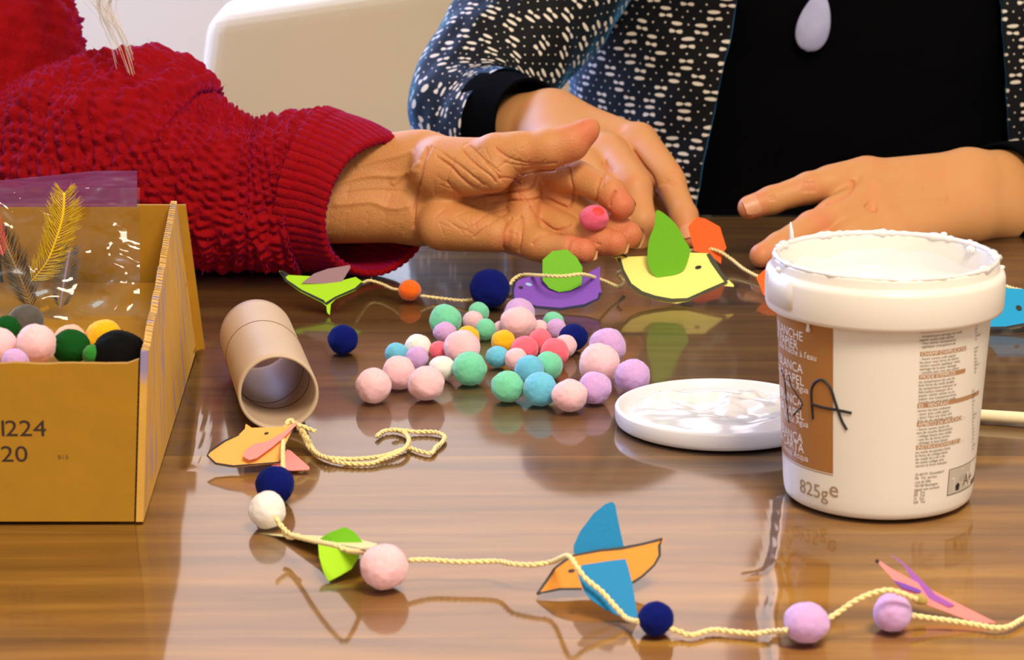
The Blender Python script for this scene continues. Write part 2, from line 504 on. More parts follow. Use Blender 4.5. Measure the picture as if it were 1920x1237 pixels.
def surface(f, lo, hi, h):
    """naive surface nets of f=0, evaluated only near the surface"""
    lo = np.asarray(lo, np.float32); n = np.ceil((np.asarray(hi) - lo) / h).astype(int) + 2
    B = 4; nb = -(-n // B); n = nb * B + 1
    g = np.stack(np.meshgrid(*[np.arange(k) for k in nb], indexing='ij'), -1).reshape(-1, 3)
    dc = f((lo + (g + 0.5) * (B * h)).astype(np.float32))
    D = np.repeat(np.repeat(np.repeat(np.where(dc > 0, 1., -1.).astype(np.float32).reshape(nb), B, 0), B, 1), B, 2)
    D = np.pad(D, ((0, 1),) * 3, mode='edge')
    act = g[np.abs(dc) < B * h * 1.3 + 0.0015]
    loc = np.stack(np.meshgrid(*[np.arange(B + 1)] * 3, indexing='ij'), -1).reshape(-1, 3)
    idx = (act[:, None, :] * B + loc[None]).reshape(-1, 3)
    lin = np.unique(np.ravel_multi_index(idx.T, n))
    ii = np.stack(np.unravel_index(lin, n), 1)
    vals = np.concatenate([f((lo + c * h).astype(np.float32)) for c in np.array_split(ii, max(1, len(ii) // 400000))])
    D.reshape(-1)[lin] = vals
    sgn = D < 0
    c8 = [(x, y, z) for x in (0, 1) for y in (0, 1) for z in (0, 1)]
    sl = lambda c, A: A[c[0]:A.shape[0] - 1 + c[0], c[1]:A.shape[1] - 1 + c[1], c[2]:A.shape[2] - 1 + c[2]]
    cnt = sum(sl(c, sgn).astype(np.int8) for c in c8)
    cells = np.argwhere((cnt > 0) & (cnt < 8))
    V = np.zeros((len(cells), 3)); Wt = np.zeros(len(cells))
    for i in range(8):
        for j in range(i + 1, 8):
            a, b = np.array(c8[i]), np.array(c8[j])
            if np.abs(a - b).sum() != 1: continue
            da = D[tuple((cells + a).T)]; db = D[tuple((cells + b).T)]
            m = (da < 0) != (db < 0)
            t = np.clip(da / np.where(m, da - db, 1), 0, 1)
            V += np.where(m[:, None], a + t[:, None] * (b - a), 0); Wt += m
    V = lo + (cells + V / Wt[:, None]) * h
    ID = -np.ones(cnt.shape, np.int64); ID[tuple(cells.T)] = np.arange(len(cells))
    Fc = []
    for ax in range(3):
        u, w = (ax + 1) % 3, (ax + 2) % 3
        A = np.take(sgn, range(sgn.shape[ax] - 1), ax); Bq = np.take(sgn, range(1, sgn.shape[ax]), ax)
        e = np.argwhere(A != Bq)
        e = e[(e[:, u] > 0) & (e[:, w] > 0) & (e[:, u] < cnt.shape[u]) & (e[:, w] < cnt.shape[w])]
        eu = np.zeros(3, int); eu[u] = 1; ew = np.zeros(3, int); ew[w] = 1
        q = np.stack([ID[tuple(x.T)] for x in (e - eu - ew, e - ew, e, e - eu)], 1)
        ok = (q >= 0).all(1); q = q[ok]; e = e[ok]
        fl = ~sgn[tuple(e.T)]
        q[fl] = q[fl][:, ::-1]
        Fc.append(q)
    return V, np.concatenate(Fc)
def normals(f, V, e=0.0006):
    V = V.astype(np.float32); g = np.stack([f(V + np.eye(3, dtype=np.float32)[i] * e) - f(V - np.eye(3, dtype=np.float32)[i] * e) for i in range(3)], 1)
    return g / np.maximum(np.linalg.norm(g, axis=1, keepdims=True), 1e-9)
def dist_poly(q, path, param=False):
    d = np.full(len(q), 1e9); u = np.zeros(len(q))
    P = np.array(path, float); n = len(P) - 1
    for i, (a, b) in enumerate(zip(P[:-1], P[1:])):
        ab = b - a; t = np.clip(((q - a) @ ab) / max(ab @ ab, 1e-9), 0, 1)
        e = np.linalg.norm(q - a - t[:, None] * ab, axis=1); m = e < d
        d[m] = e[m]; u[m] = (i + t[m]) / n
    return (d, u) if param else d
def build_hand(prims, h, creases, blush, bounds_pad=0.012):
    pts = []
    for pr in prims:
        if pr[0] == 'c':
            for c, r in ((pr[1], pr[3]), (pr[2], pr[4])): pts += [np.array(c) - r, np.array(c) + r]
        else: pts += [np.array(pr[1]) - max(pr[3]), np.array(pr[1]) + max(pr[3])]
    pts = np.array(pts)
    f = field(prims)
    V, Q = surface(f, pts.min(0) - bounds_pad, pts.max(0) + bounds_pad, h)
    nn = normals(f, V)
    q = proj(V)
    view = V - np.array(CAM); view /= np.linalg.norm(view, axis=1, keepdims=True)
    facing = np.clip(-(nn * view).sum(1) * 3, 0, 1)
    disp = np.zeros(len(V)); crease_tint = np.zeros(len(V))
    for path, w, dep in creases:
        P = np.array(path)
        m = (q[:, 0] > P[:, 0].min() - 12) & (q[:, 0] < P[:, 0].max() + 12) & (q[:, 1] > P[:, 1].min() - 12) & (q[:, 1] < P[:, 1].max() + 12)
        if not m.any(): continue
        d, u = dist_poly(q[m], path, True)
        tp = np.clip(4.5 * np.sin(math.pi * np.clip(u, 0, 1)), 0.0, 1.0) * facing[m]
        disp[m] -= dep * 1.35 * (np.exp(-(d / w) ** 2) + 0.30 * np.exp(-(d / (3 * w)) ** 2)) * tp
        if dep > 0: crease_tint[m] = np.maximum(crease_tint[m], min(1, dep / .0010) * .38 * np.exp(-(d / (1.3 * w)) ** 2) * tp)  # creases are also tinted darker and redder
    V = V + nn * disp[:, None]
    bl = np.zeros(len(V))
    for c, r, s in blush:
        bl = np.maximum(bl, s * np.exp(-(np.linalg.norm(V - np.array(c), axis=1) / r) ** 2))
    bl = np.maximum(bl, crease_tint)
    return V, Q, bl
def mesh_np(V, Q, bl=None):
    me = bpy.data.meshes.new('mesh')
    me.vertices.add(len(V)); me.vertices.foreach_set('co', np.asarray(V, np.float32).ravel())
    me.loops.add(len(Q) * 4); me.loops.foreach_set('vertex_index', np.asarray(Q, np.int32).ravel())
    me.polygons.add(len(Q)); me.polygons.foreach_set('loop_start', np.arange(0, len(Q) * 4, 4, dtype=np.int32))
    me.polygons.foreach_set('loop_total', np.full(len(Q), 4, np.int32))
    me.update(calc_edges=True); me.validate()
    me.polygons.foreach_set('use_smooth', [True] * len(me.polygons))
    if bl is not None:
        at = me.attributes.new('blush', 'FLOAT', 'POINT'); at.data.foreach_set('value', np.asarray(bl, np.float32))
    return me
def join_np(parts):
    Vs, Qs, Bs = [], [], []; o = 0
    for V, Q, b in parts:
        Vs.append(V); Qs.append(np.asarray(Q) + o); Bs.append(b if b is not None else np.zeros(len(V))); o += len(V)
    return np.concatenate(Vs), np.concatenate(Qs), np.concatenate(Bs)

#@@STRUCTURE
# ================================================================== the room
def struct(name, me, m): return tag(link(name, me, m), kind='structure')
WALL = mat('cream_wall', (0.80, 0.74, 0.66), 0.9, bump=0.1, bscale=30)
struct('floor', mesh(*box_geo(-3, 3, -1.0, 3.64, -0.05, 0)), mat('floor_boards', (0.28, 0.17, 0.09), 0.5, var=0.3, vscale=6))
WX0, WX1, WZ0, WZ1 = -1.55, 0.55, 0.84, 2.30
wv = merge(box_geo(-3, WX0, 3.60, 3.70, 0, 2.7), box_geo(WX1, 3, 3.60, 3.70, 0, 2.7), box_geo(WX0, WX1, 3.60, 3.70, 0, WZ0), box_geo(WX0, WX1, 3.60, 3.70, WZ1, 2.7))
struct('wall_back', mesh(*wv), WALL)
win = empty('window_1', (0.5 * (WX0 + WX1), 3.63, WZ0)); win['kind'] = 'structure'
fr = merge(*[box_geo(*b) for b in ((WX0, WX1, 3.60, 3.66, WZ0, WZ0 + 0.05), (WX0, WX1, 3.60, 3.66, WZ1 - 0.05, WZ1), (WX0, WX0 + 0.05, 3.60, 3.66, WZ0 + .05, WZ1 - .05), (WX1 - 0.05, WX1, 3.60, 3.66, WZ0 + .05, WZ1 - .05), (-0.58, -0.52, 3.60, 3.66, WZ0 + .05, WZ1 - .05))])
link('window_frame', mesh(*fr), mat('white_paint', (0.8, 0.8, 0.78), 0.4), win)
GLOW_Z = 1.27
def glow(name, col, st):
    m = bpy.data.materials.new(name); m.use_nodes = True; t = m.node_tree; t.nodes.remove(t.nodes['Principled BSDF'])
    e = N(t, 'ShaderNodeEmission', i_Strength=st); e.inputs[0].default_value = (*col, 1); t.links.new(e.outputs[0], t.nodes['Material Output'].inputs[0]); return m
PANE = glow('clear_pane_daylight', (0.74, 0.80, 1.0), 2.6)
link('window_pane', mesh(*box_geo(WX0 + .05, -0.58, 3.64, 3.645, WZ0 + .05, GLOW_Z)), PANE, win)
link('window_pane', mesh(*box_geo(-0.52, WX1 - .05, 3.64, 3.645, WZ0 + .05, GLOW_Z)), PANE, win)
WARM_GLOW = glow('warm_reflection_glow', (1.0, 0.83, 0.78), 2.3)  # unseen glowing panel, added to warm the reflection on the table
link('added_glow_panel', mesh(*box_geo(WX0 + .05, -0.58, 3.632, 3.636, GLOW_Z - .01, WZ1 - .05)), WARM_GLOW, win)
link('added_glow_panel', mesh(*box_geo(-0.52, WX1 - .05, 3.632, 3.636, GLOW_Z - .01, WZ1 - .05)), WARM_GLOW, win)

# left wall with its window, out of the picture
LY0, LY1, LZ0, LZ1 = 2.35, 3.50, 1.05, 2.25
wv = merge(box_geo(-2.35, -2.25, -1.0, LY0, 0, 2.7), box_geo(-2.35, -2.25, LY1, 3.60, 0, 2.7), box_geo(-2.35, -2.25, LY0, LY1, 0, LZ0), box_geo(-2.35, -2.25, LY0, LY1, LZ1, 2.7))
struct('wall_left', mesh(*wv), WALL)
win2 = empty('window_2', (-2.29, 0.5 * (LY0 + LY1), LZ0)); win2['kind'] = 'structure'
fr = merge(*[box_geo(-2.31, -2.25, *b) for b in ((LY0, LY1, LZ0, LZ0 + .05), (LY0, LY1, LZ1 - .05, LZ1), (LY0, LY0 + .05, LZ0 + .05, LZ1 - .05), (LY1 - .05, LY1, LZ0 + .05, LZ1 - .05))])
link('window_frame', mesh(*fr), mat('white_paint', (0.8, 0.8, 0.78), 0.4), win2)
mday2 = bpy.data.materials.new('cool_daylight_pane'); mday2.use_nodes = True
_nt = mday2.node_tree; _nt.nodes.remove(_nt.nodes['Principled BSDF'])
_e = N(_nt, 'ShaderNodeEmission', i_Strength=3.0); _e.inputs[0].default_value = (0.55, 0.70, 1.0, 1)
_nt.links.new(_e.outputs[0], _nt.nodes['Material Output'].inputs[0])
link('window_pane', mesh(*box_geo(-2.30, -2.295, LY0 + .05, LY1 - .05, LZ0 + .05, LZ1 - .05)), mday2, win2)

# background armchair with a loose cream cover
ch = empty('armchair', (-0.02, 2.95, 0), 'cream armchair with a loose fabric cover standing behind the table', 'armchair')
CHM = mat('cream_chair_fabric', (0.66, 0.56, 0.40), 0.9, var=0.12, vscale=5, bump=0.3, bscale=300)
def soft_box(x0, x1, y0, y1, z0, z1, r, fn=None, cuts=6):
    me = bevel_box(x0, x1, y0, y1, z0, z1, r, 5)
    if fn:
        bm = bmesh.new(); bm.from_mesh(me); bmesh.ops.subdivide_edges(bm, edges=bm.edges[:], cuts=cuts, use_grid_fill=True)
        for v in bm.verts: v.co += fn(v.co)
        bm.to_mesh(me); bm.free()
    return me
def chair_top(c):
    t = max(0, (c.z - 0.5) / 0.3)
    return Vector((0.010 * math.sin(c.z * 17), 0.02 * t * math.sin(c.x * 7), t * (0.055 * (c.x + 0.33) / 0.35 if c.x < 0.1 else 0.065)))
link('backrest', soft_box(-0.335, 0.33, 2.88, 3.02, 0.30, 0.785, 0.022, chair_top), CHM, ch, True)
link('seat', soft_box(-0.32, 0.31, 2.50, 2.88, 0.30, 0.46, 0.04), CHM, ch, True)
for xx in (-0.30, 0.27):
    for yy in (2.54, 2.96):
        link('leg', mesh(*tube([(xx, yy, 0), (xx, yy, 0.31)], [0.016, 0.022], 12)), mat('dark_wood_leg', (0.08, 0.04, 0.02), 0.5), ch)

# ================================================================== table
tab = empty('wooden_table', (0, 1.42, 0), 'long brown wooden table of wide planks under a clear plastic cover', 'table')
ang = math.radians(-2.0)
seams = [0.80, 0.935, 1.066, 1.205, 1.335, 1.47, 1.60, 1.73, 1.845, 1.955]
for a, b in zip(seams[:-1], seams[1:]):
    o = link('plank', bevel_box(-1.0, 1.0, a + 0.0007, b - 0.0007, TZ - 0.032, TZ, 0.0012, 2), WOOD, tab)
    if b < 1.5:   # the boards run a little askew
        pass
for xx in (-0.92, 0.92):
    for yy in (0.88, 1.87):
        link('leg', bevel_box(xx - .035, xx + .035, yy - .035, yy + .035, 0, TZ - 0.032, 0.004), WOOD, tab)
for y0_ in (.88, 1.86): link('apron', mesh(*box_geo(-.9, .9, y0_, y0_ + .02, TZ - .11, TZ - .033)), WOOD, tab)

# clear plastic cover: a real thin sheet with soft waves and sharp folds
nx, ny = 420, 360
X = np.linspace(-0.62, 0.62, nx); Y = np.linspace(0.82, 1.955, ny)
gx, gy = np.meshgrid(X, Y)
zz = np.zeros_like(gx)
for k in range(26):
    kx = RNG.normal(0, 26); ky = RNG.normal(0, 34); ph = RNG.uniform(0, 6.28)
    zz += np.sin(kx * gx + ky * gy + ph) / (18 + math.hypot(kx, ky))
zz = zz / np.abs(zz).max() * 0.00085 + 0.0013
def fold(path, hgt, w):
    P = np.array([tuple(at_z(x, y))[:2] for x, y in path]); q = np.stack([gx.ravel(), gy.ravel()], 1)
    return (hgt * np.exp(-(dist_poly(q, P) / w) ** 2)).reshape(gx.shape)
zz = np.maximum(zz, 0.0004)
zz += fold([(1472, 940), (1466, 1000), (1462, 1040), (1452, 1075), (1460, 1120), (1450, 1165), (1462, 1237), (1455, 1330)], 0.0030, 0.0024)
zz += fold([(957, 440), (955, 480), (958, 505), (950, 560)], 0.0022, 0.0030)
zz += fold([(1400, 1085), (1430, 1080), (1458, 1070)], 0.0010, 0.002)
zz += fold([(378, 640), (380, 700), (374, 760), (360, 880)], 0.0020, 0.003)
cv = np.stack([gx.ravel(), gy.ravel(), (TZ + zz).ravel()], 1)
I = np.arange(nx * ny).reshape(ny, nx)
cf = np.stack([I[:-1, :-1].ravel(), I[:-1, 1:].ravel(), I[1:, 1:].ravel(), I[1:, :-1].ravel()], 1)
cover = link('plastic_table_cover', mesh_np(cv, cf), CLEAR)
origin_to(cover, (0, 1.4, TZ)); tag(cover, 'clear glossy plastic sheet with folds spread over the wooden table', 'table cover')
T0 = 0.0021        # things stand on the cover

#@@BOX
# ================================================================== cardboard box
bx = empty('cardboard_box', (-0.32, 1.38, TZ + T0), 'open brown cardboard box with printed numbers, holding pom-poms and a bag', 'box')
bl, br_, bf, bb_ = -0.50, -0.1765, 1.217, 1.545
TH = 0.0035; z0 = TZ + T0
def jag(name, quad_fn, n, m, thick_dir):
    pass
def wall_sheet(p0, p1, topfn, thick, n=60, lean=0.06):
    """upright cardboard wall from p0 to p1 (xy), ragged top edge"""
    v = []; f = []; p0 = Vector(p0); p1 = Vector(p1); d = (p1 - p0).normalized(); s = Vector((-d.y, d.x)) * thick
    for i in range(n + 1):
        t = i / n; p = p0.lerp(p1, t); z = topfn(t)
        for (ox, zz_) in ((0, z0), (0, z), (1, z), (1, z0)):
            v.append((p.x + s.x * ox + (lean - 0.16 * (p.y - bf) / (bb_ - bf)) * (zz_ - z0) * (1 if p.x > -0.3 else 0), p.y + s.y * ox, zz_))
    for i in range(n):
        for k in range(4):
            k2 = (k + 1) % 4; f.append((4 * i + k, 4 * i + k2, 4 * i + 4 + k2, 4 * i + 4 + k))
    f.append((3, 2, 1, 0)); f.append((4 * n, 4 * n + 1, 4 * n + 2, 4 * n + 3))
    return mesh(v, f)
wob = lambda a, s: a * mnoise.noise(Vector((s, 1.3, 2.2)))
link('front_panel', wall_sheet((bl, bf), (br_ - 0.0045, bf), lambda t: z0 + 0.0778 + wob(0.0008, t * 25) + (0.0022 if t > 0.988 else 0), TH), CARD, bx)
link('back_panel', wall_sheet((bl, bb_), (br_ - TH - 0.004, bb_), lambda t: z0 + 0.0885 + wob(0.0006, t * 12), TH), CARD, bx)
link('side_panel', wall_sheet((br_, bf - 0.0005), (br_ - 0.0125, bb_ + 0.004), lambda t: z0 + 0.083 + 0.0075 * t + wob(0.0022, t * 14) + wob(0.0008, t * 60), TH), CARD_PRINT, bx)
link('side_panel', wall_sheet((bl, bf), (bl, bb_), lambda t: z0 + 0.085, -TH), CARD, bx)
link('bottom_panel', mesh(*box_geo(bl + .001, br_ - .012, bf + .004, bb_ - .004, z0 + 0.0003, z0 + 0.004)), CARD, bx)
link('inner_flap', mesh(*box_geo(bl + .004, br_ - .016, bf + .004, bb_ - .008, z0 + 0.040, z0 + 0.0435)), CARD, bx)
# corrugation showing along the open corner and the torn top edge
cg = []
for k in range(26):
    z = z0 + 0.003 + k * 0.003
    cg.append(tube([(br_ - 0.0040 + 0.06 * (z - z0), bf + 0.0002 + 0.0012 * (i % 2), z + i * 0.00036) for i in range(5)], 0.00035, 4))
link('corrugation', mesh(*merge(*cg)), mat('corrugated_paper', (0.10, 0.045, 0.008), 0.9), bx)
cg = []
for k in range(70):
    t = k / 70; x = br_ - 0.0125 * t; y = bf + (bb_ - bf) * t
    z = z0 + 0.083 + 0.0075 * t + wob(0.0022, t * 14) + wob(0.0008, t * 60); x += (0.06 - 0.16 * t) * (z - z0)
    cg.append(tube([(x - 0.0002 + 0.0004, y, z + .0002), (x - 0.0020, y + 0.0014, z + 0.0004), (x - 0.0036, y + .0028, z + .0002)], 0.00035, 4))
link('corrugated_edge', mesh(*merge(*cg)), mat('pale_card_edge', (0.55, 0.36, 0.13), 0.9), bx)
# printed numbers
def print_flat(s, px, py, hpx, Y, m, parent, name='printed_number'):
    p = at_y(px, py, Y); size = hpx * depth(p) / F / 0.70
    v, f = text_geo(s, size)
    o = link(name, mesh([(p.x + x * 1.2, Y - 0.0002, p.z + y) for x, y, z in v], f), m, parent)
    return o
BOXINK = mat('box_ink', (0.035, 0.015, 0.010), 0.7)
print_flat('1', -7, 817, 31, bf, BOXINK, bx); print_flat('224', 9, 817, 31, bf, BOXINK, bx); print_flat('20', 1, 865, 31, bf, BOXINK, bx)
print_flat('B15', 108, 860, 8, bf, mat('faded_box_ink', (0.17, 0.075, 0.018), 0.7), bx)

# ================================================================== pom-poms
def pom_mesh(seed, flat=1.0):
    bm = bmesh.new(); bmesh.ops.create_icosphere(bm, subdivisions=5, radius=1)
    off = Vector((seed * 3.1, seed * 1.7, -seed * 2.3)); rs = random.Random(seed)
    for v in bm.verts:
        n = v.co.normalized()
        d = 0.075 * mnoise.noise(n * 1.3 + off) + 0.030 * mnoise.noise(n * 3.5 + off) + 0.0035 * rs.uniform(-1, 1)
        v.co = n * (1 + d)
        v.co.z *= flat
    for f_ in bm.faces: f_.smooth = True
    bm.verts.ensure_lookup_table(); base = [v.co.copy() for v in bm.verts]
    for k in range(2600):          # short felt fibres
        p = base[rs.randrange(len(base))]; nrm = p.normalized(); t = Vector((rs.gauss(0, 1), rs.gauss(0, 1), rs.gauss(0, 1)))
        dd = (nrm + t * 0.45).normalized(); sd_ = dd.cross(t).normalized() * 0.007; e = p + dd * rs.uniform(0.03, 0.085)
        bm.faces.new([bm.verts.new(p + sd_ - nrm * .01), bm.verts.new(p - sd_ - nrm * .01), bm.verts.new(e)])
    me = bpy.data.meshes.new('pompom'); bm.to_mesh(me); bm.free()
    me.materials.append(POM['white'])
    return me
PM = [pom_mesh(1), pom_mesh(2), pom_mesh(3, 0.94), pom_mesh(4), pom_mesh(5, 0.92), pom_mesh(6)]
NPOM = [0]
def pom(colour, c, R, label, group=None, name='pom_pom', squash=None):
    i = NPOM[0]; NPOM[0] += 1
    o = bpy.data.objects.new(name, PM[i % len(PM)]); COL.objects.link(o)
    o.material_slots[0].link = 'OBJECT'; o.material_slots[0].material = POM[colour]
    o.location = c; o.scale = squash and [R * s for s in squash] or (R, R, R)
    o.rotation_euler = (0, 0, random.uniform(0, 6.28))
    tag(o, label, 'pom-pom', group)
    return o
def solve_pom(px, py, r, lift=0.0):
    z = 0.01
    for _ in range(8):
        p = at_z(px, py, z); R = r * depth(p) / F; z = T0 * 0.7 + R * 0.97 + lift
    return at_z(px, py, z), R
HEAP = [  # colour, px, py, radius px, label
 ('pale pink', 699.7, 723, 33, 'pale pink pom-pom at the heap end beside the cardboard tube, clear of the others'),
 ('pale pink', 748, 699, 32, 'pale pink pom-pom between two others, touching the small light blue pom-pom'),
 ('pale pink', 799, 718.6, 34, 'pale pink pom-pom in front of a white one, between pink and mint green'),
 ('mint green', 880.5, 691, 32, 'large mint green pom-pom in front of the big pale pink one by the white pom-pom'),
 ('white', 829, 690, 25, 'white pom-pom wedged between the large mint green and the pale pink pom-poms'),
 ('pale pink', 867, 652, 34, 'big pale pink pom-pom behind the large mint green one, beside small rose pink'),
 ('rose pink', 821, 658, 19, 'small rose pink pom-pom squeezed between lilac and big pale pink pom-poms'),
 ('lilac', 782, 671, 21, 'lilac pom-pom between the small light blue and the small rose pink ones'),
 ('light blue', 742.7, 662, 21, 'small light blue pom-pom behind two pale pink ones at the heap edge'),
 ('white', 785, 651, 25, 'white pom-pom behind the lilac one, below the mint green and lilac pair'),
 ('lilac', 834, 623, 21.5, 'small lilac pom-pom leaning against the mint green one near the yellow pom-pom'),
 ('mint green', 835, 600, 30, 'mint green pom-pom at the back of the heap with a lilac one before it'),
 ('yellow', 877, 633, 22, 'yellow pom-pom peeping out behind the big pale pink one'),
 ('mint green', 910.6, 617.5, 20, 'small mint green pom-pom beside the yellow one at the gap in the heap'),
 ('pale pink', 887, 601, 19.5, 'small pale pink pom-pom between two small mint green ones'),
 ('mint green', 897.5, 586, 20, 'small mint green pom-pom furthest back, behind a small pale pink one'),
 ('pale pink', 972.6, 604, 33, 'big pale pink pom-pom near the purple bird with lilac behind it'),
 ('lilac', 973, 588, 29, 'lilac pom-pom hidden behind the big pale pink one near the purple bird'),
 ('pale pink', 940, 617, 15, 'small pale pink pom-pom mostly hidden beside the big pale pink one, by yellow'),
 ('pale pink', 1011, 617, 17, 'small pale pink pom-pom behind the rose pink ones, beside the big pale one'),
 ('mint green', 1037, 603, 20, 'small mint green pom-pom behind the small lilac and the navy one'),
 ('lilac', 1042, 616, 19, 'small lilac pom-pom between small mint green and navy pom-poms'),
 ('navy blue', 1075, 632, 27, 'navy blue pom-pom in the heap behind a small pale pink one'),
 ('pale pink', 1060, 648, 21, 'small pale pink pom-pom right in front of the navy one in the heap'),
 ('rose pink', 1013, 639, 23, 'rose pink pom-pom behind the two others of its colour'),
 ('rose pink', 1040, 661, 27, 'rose pink pom-pom above the mint green one, beside small pale pink'),
 ('rose pink', 984, 654, 26, 'rose pink pom-pom next to the half hidden yellow one'),
 ('yellow', 943.5, 641, 23, 'yellow pom-pom above the light blue one, under the big pale pink'),
 ('light blue', 933, 669, 22, 'light blue pom-pom below the yellow one at the gap in the heap'),
 ('pale pink', 967, 673, 21.5, 'small pale pink pom-pom between light blue and rose pink pom-poms'),
 ('mint green', 1027.5, 686, 27, 'mint green pom-pom below the rose pink one, above two light blue ones'),
 ('light blue', 993.6, 693, 28, 'light blue pom-pom behind the other large light blue one'),
 ('mint green', 951.6, 724.7, 31, 'large mint green pom-pom at the front of the heap beside light blue'),
 ('light blue', 1013, 729.5, 32, 'large light blue pom-pom between mint green and pale pink at the front'),
 ('pale pink', 1067.8, 741, 33, 'pale pink pom-pom at the very front, between light blue and lilac'),
 ('lilac', 1114.7, 727, 31, 'lilac pom-pom between two pale pink ones at the front of the heap'),
 ('pale pink', 1124, 682, 39, 'largest pale pink pom-pom, surrounded by three lilac ones'),
 ('lilac', 1139, 650, 35, 'large lilac pom-pom behind the largest pale pink one'),
 ('lilac', 1186, 704.7, 33.5, 'lilac pom-pom at the heap end beside the white lid'),
]
hp = []
for colr, x, y, r, lab in HEAP:
    p, R = solve_pom(x, y, r); hp.append([np.array(p), R, p.z])
for it in range(60):          # soft balls push each other apart, mostly in depth
    for i in range(len(hp)):
        for j in range(i + 1, len(hp)):
            d = hp[j][0] - hp[i][0]; L = np.linalg.norm(d); mn = 0.90 * (hp[i][1] + hp[j][1])
            if L < mn:
                s = d / L * (mn - L) * 0.5; s[2] = 0; s[0] *= 0.35
                hp[i][0] -= s; hp[j][0] += s
for (colr, x, y, r, lab), (p, R, z) in zip(HEAP, hp):
    pom(colr, (p[0], p[1], z), R, lab, 'pom-poms heaped on the table')
for colr, x, y, r, lab, g in (
 ('navy blue', 643, 636, 28, 'navy blue pom-pom lying alone between the cardboard tube and the heap', None),
 ('orange', 768, 544, 21.5, 'small orange pom-pom threaded on yarn beside the green bird', 'pom-poms on the back garland'),
 ('navy blue', 918, 541, 37, 'large dark navy pom-pom on yarn beside the purple bird', 'pom-poms on the back garland'),
 ('navy blue', 516, 909, 36, 'navy blue pom-pom threaded under the orange and pink paper bird', 'pom-poms on the front garland'),
 ('white', 501, 956, 35, 'white pom-pom on yarn next to a navy one by the orange bird', 'pom-poms on the front garland'),
 ('pale pink', 721, 1062, 45, 'pale pink pom-pom on yarn beside the folded green paper wings', 'pom-poms on the front garland'),
 ('navy blue', 1230, 1159, 33, 'navy blue pom-pom on yarn at the tip of the blue paper wing', 'pom-poms on the front garland'),
 ('lilac', 1512, 1167, 42, 'round lilac pom-pom on yarn in front of the glue bucket', 'pom-poms on the front garland'),
 ('lilac', 1672, 1148, 36, 'dented lilac pom-pom on yarn touching the pink paper bird', 'pom-poms on the front garland')):
    p, R = solve_pom(x, y, r); pom(colr, p, R, lab, g)
# pom-poms lying in the box
for colr, x, y, r, Yb, lab in (
 ('pale pink', 68, 645, 38, 1.29, 'pale pink pom-pom in the cardboard box beside dark green'),
 ('pale pink', -2, 650, 36, 1.30, 'pale pink pom-pom in the box, half hidden next to the grey fluff'),
 ('lilac', 28, 678, 26, 1.262, 'lilac pom-pom low in the box in front of two pale pink ones'),
 ('dark green', 13, 618, 26, 1.34, 'dark green pom-pom in the box behind two pale pink ones'),
 ('dark green', 133, 650, 36, 1.30, 'dark green pom-pom in the box between pale pink and black'),
 ('peach', 132, 640, 32, 1.345, 'peach pom-pom peeping from behind a dark green one in the box'),
 ('bright green', 172, 664, 18, 1.295, 'small bright green pom-pom beside the big black one in the box'),
 ('yellow', 196, 634, 35, 1.35, 'yellow pom-pom behind the big black one in the box'),
 ('black', 226, 664, 56, 1.30, 'big black pom-pom in the corner of the cardboard box'),
 ('grey', 48, 604, 34, 1.40, 'grey fluffy pom-pom under the bag in the cardboard box')):
    p = at_y(x, y, Yb); R = r * depth(p) / F
    if colr == 'black': p = at_y(x - 4, y + 4, Yb); R *= 0.93
    pom(colr, p, R, lab, 'pom-poms in the cardboard box')

#@@BAG
# ================================================================== bag of feathers in the box
bag = empty('feather_bag', (-0.30, 1.45, z0 + 0.0435), 'clear plastic bag with a purple header, leaning inside the cardboard box', 'bag')
def film(px0, px1, top, bot, Y0, amp, seed, nu=44, nv=44):
    v = []; f = []
    for j in range(nv + 1):
        for i in range(nu + 1):
            s = i / nu; t = j / nv
            x = px0 + (px1 - px0) * s; y = top(s) + (bot(s) - top(s)) * t
            yy = Y0 + 0.028 * (1 - t) + amp * mnoise.noise(Vector((s * 4 + seed, t * 3, seed))) + amp * 0.4 * mnoise.noise(Vector((s * 11 + seed, t * 9, seed)))
            v.append(at_y(x, y, yy))
    for j in range(nv):
        for i in range(nu):
            a = j * (nu + 1) + i; f.append((a, a + 1, a + nu + 2, a + nu + 1))
    return mesh(v, f)
htop = lambda s: 350 - 30 * min(1, s * 1.25)
hbot = lambda s: 388
_m, _nt, _p = newmat('purple_header'); PURP = _m
_p.inputs['Base Color'].default_value = (0.13, 0.008, 0.075, 1); _p.inputs['Roughness'].default_value = 0.22; _p.inputs['Alpha'].default_value = 0.88
link('bag_header', film(-120, 257, htop, hbot, 1.462, 0.003, 2.0), PURP, bag, True)
link('bag_film', film(-120, 262, lambda s: 352, lambda s: 600, 1.420, 0.008, 5.0), BAGCLEAR, bag, True)
link('bag_film', film(-120, 262, lambda s: 390, lambda s: 600, 1.452, 0.003, 9.0), BAGCLEAR, bag, True)
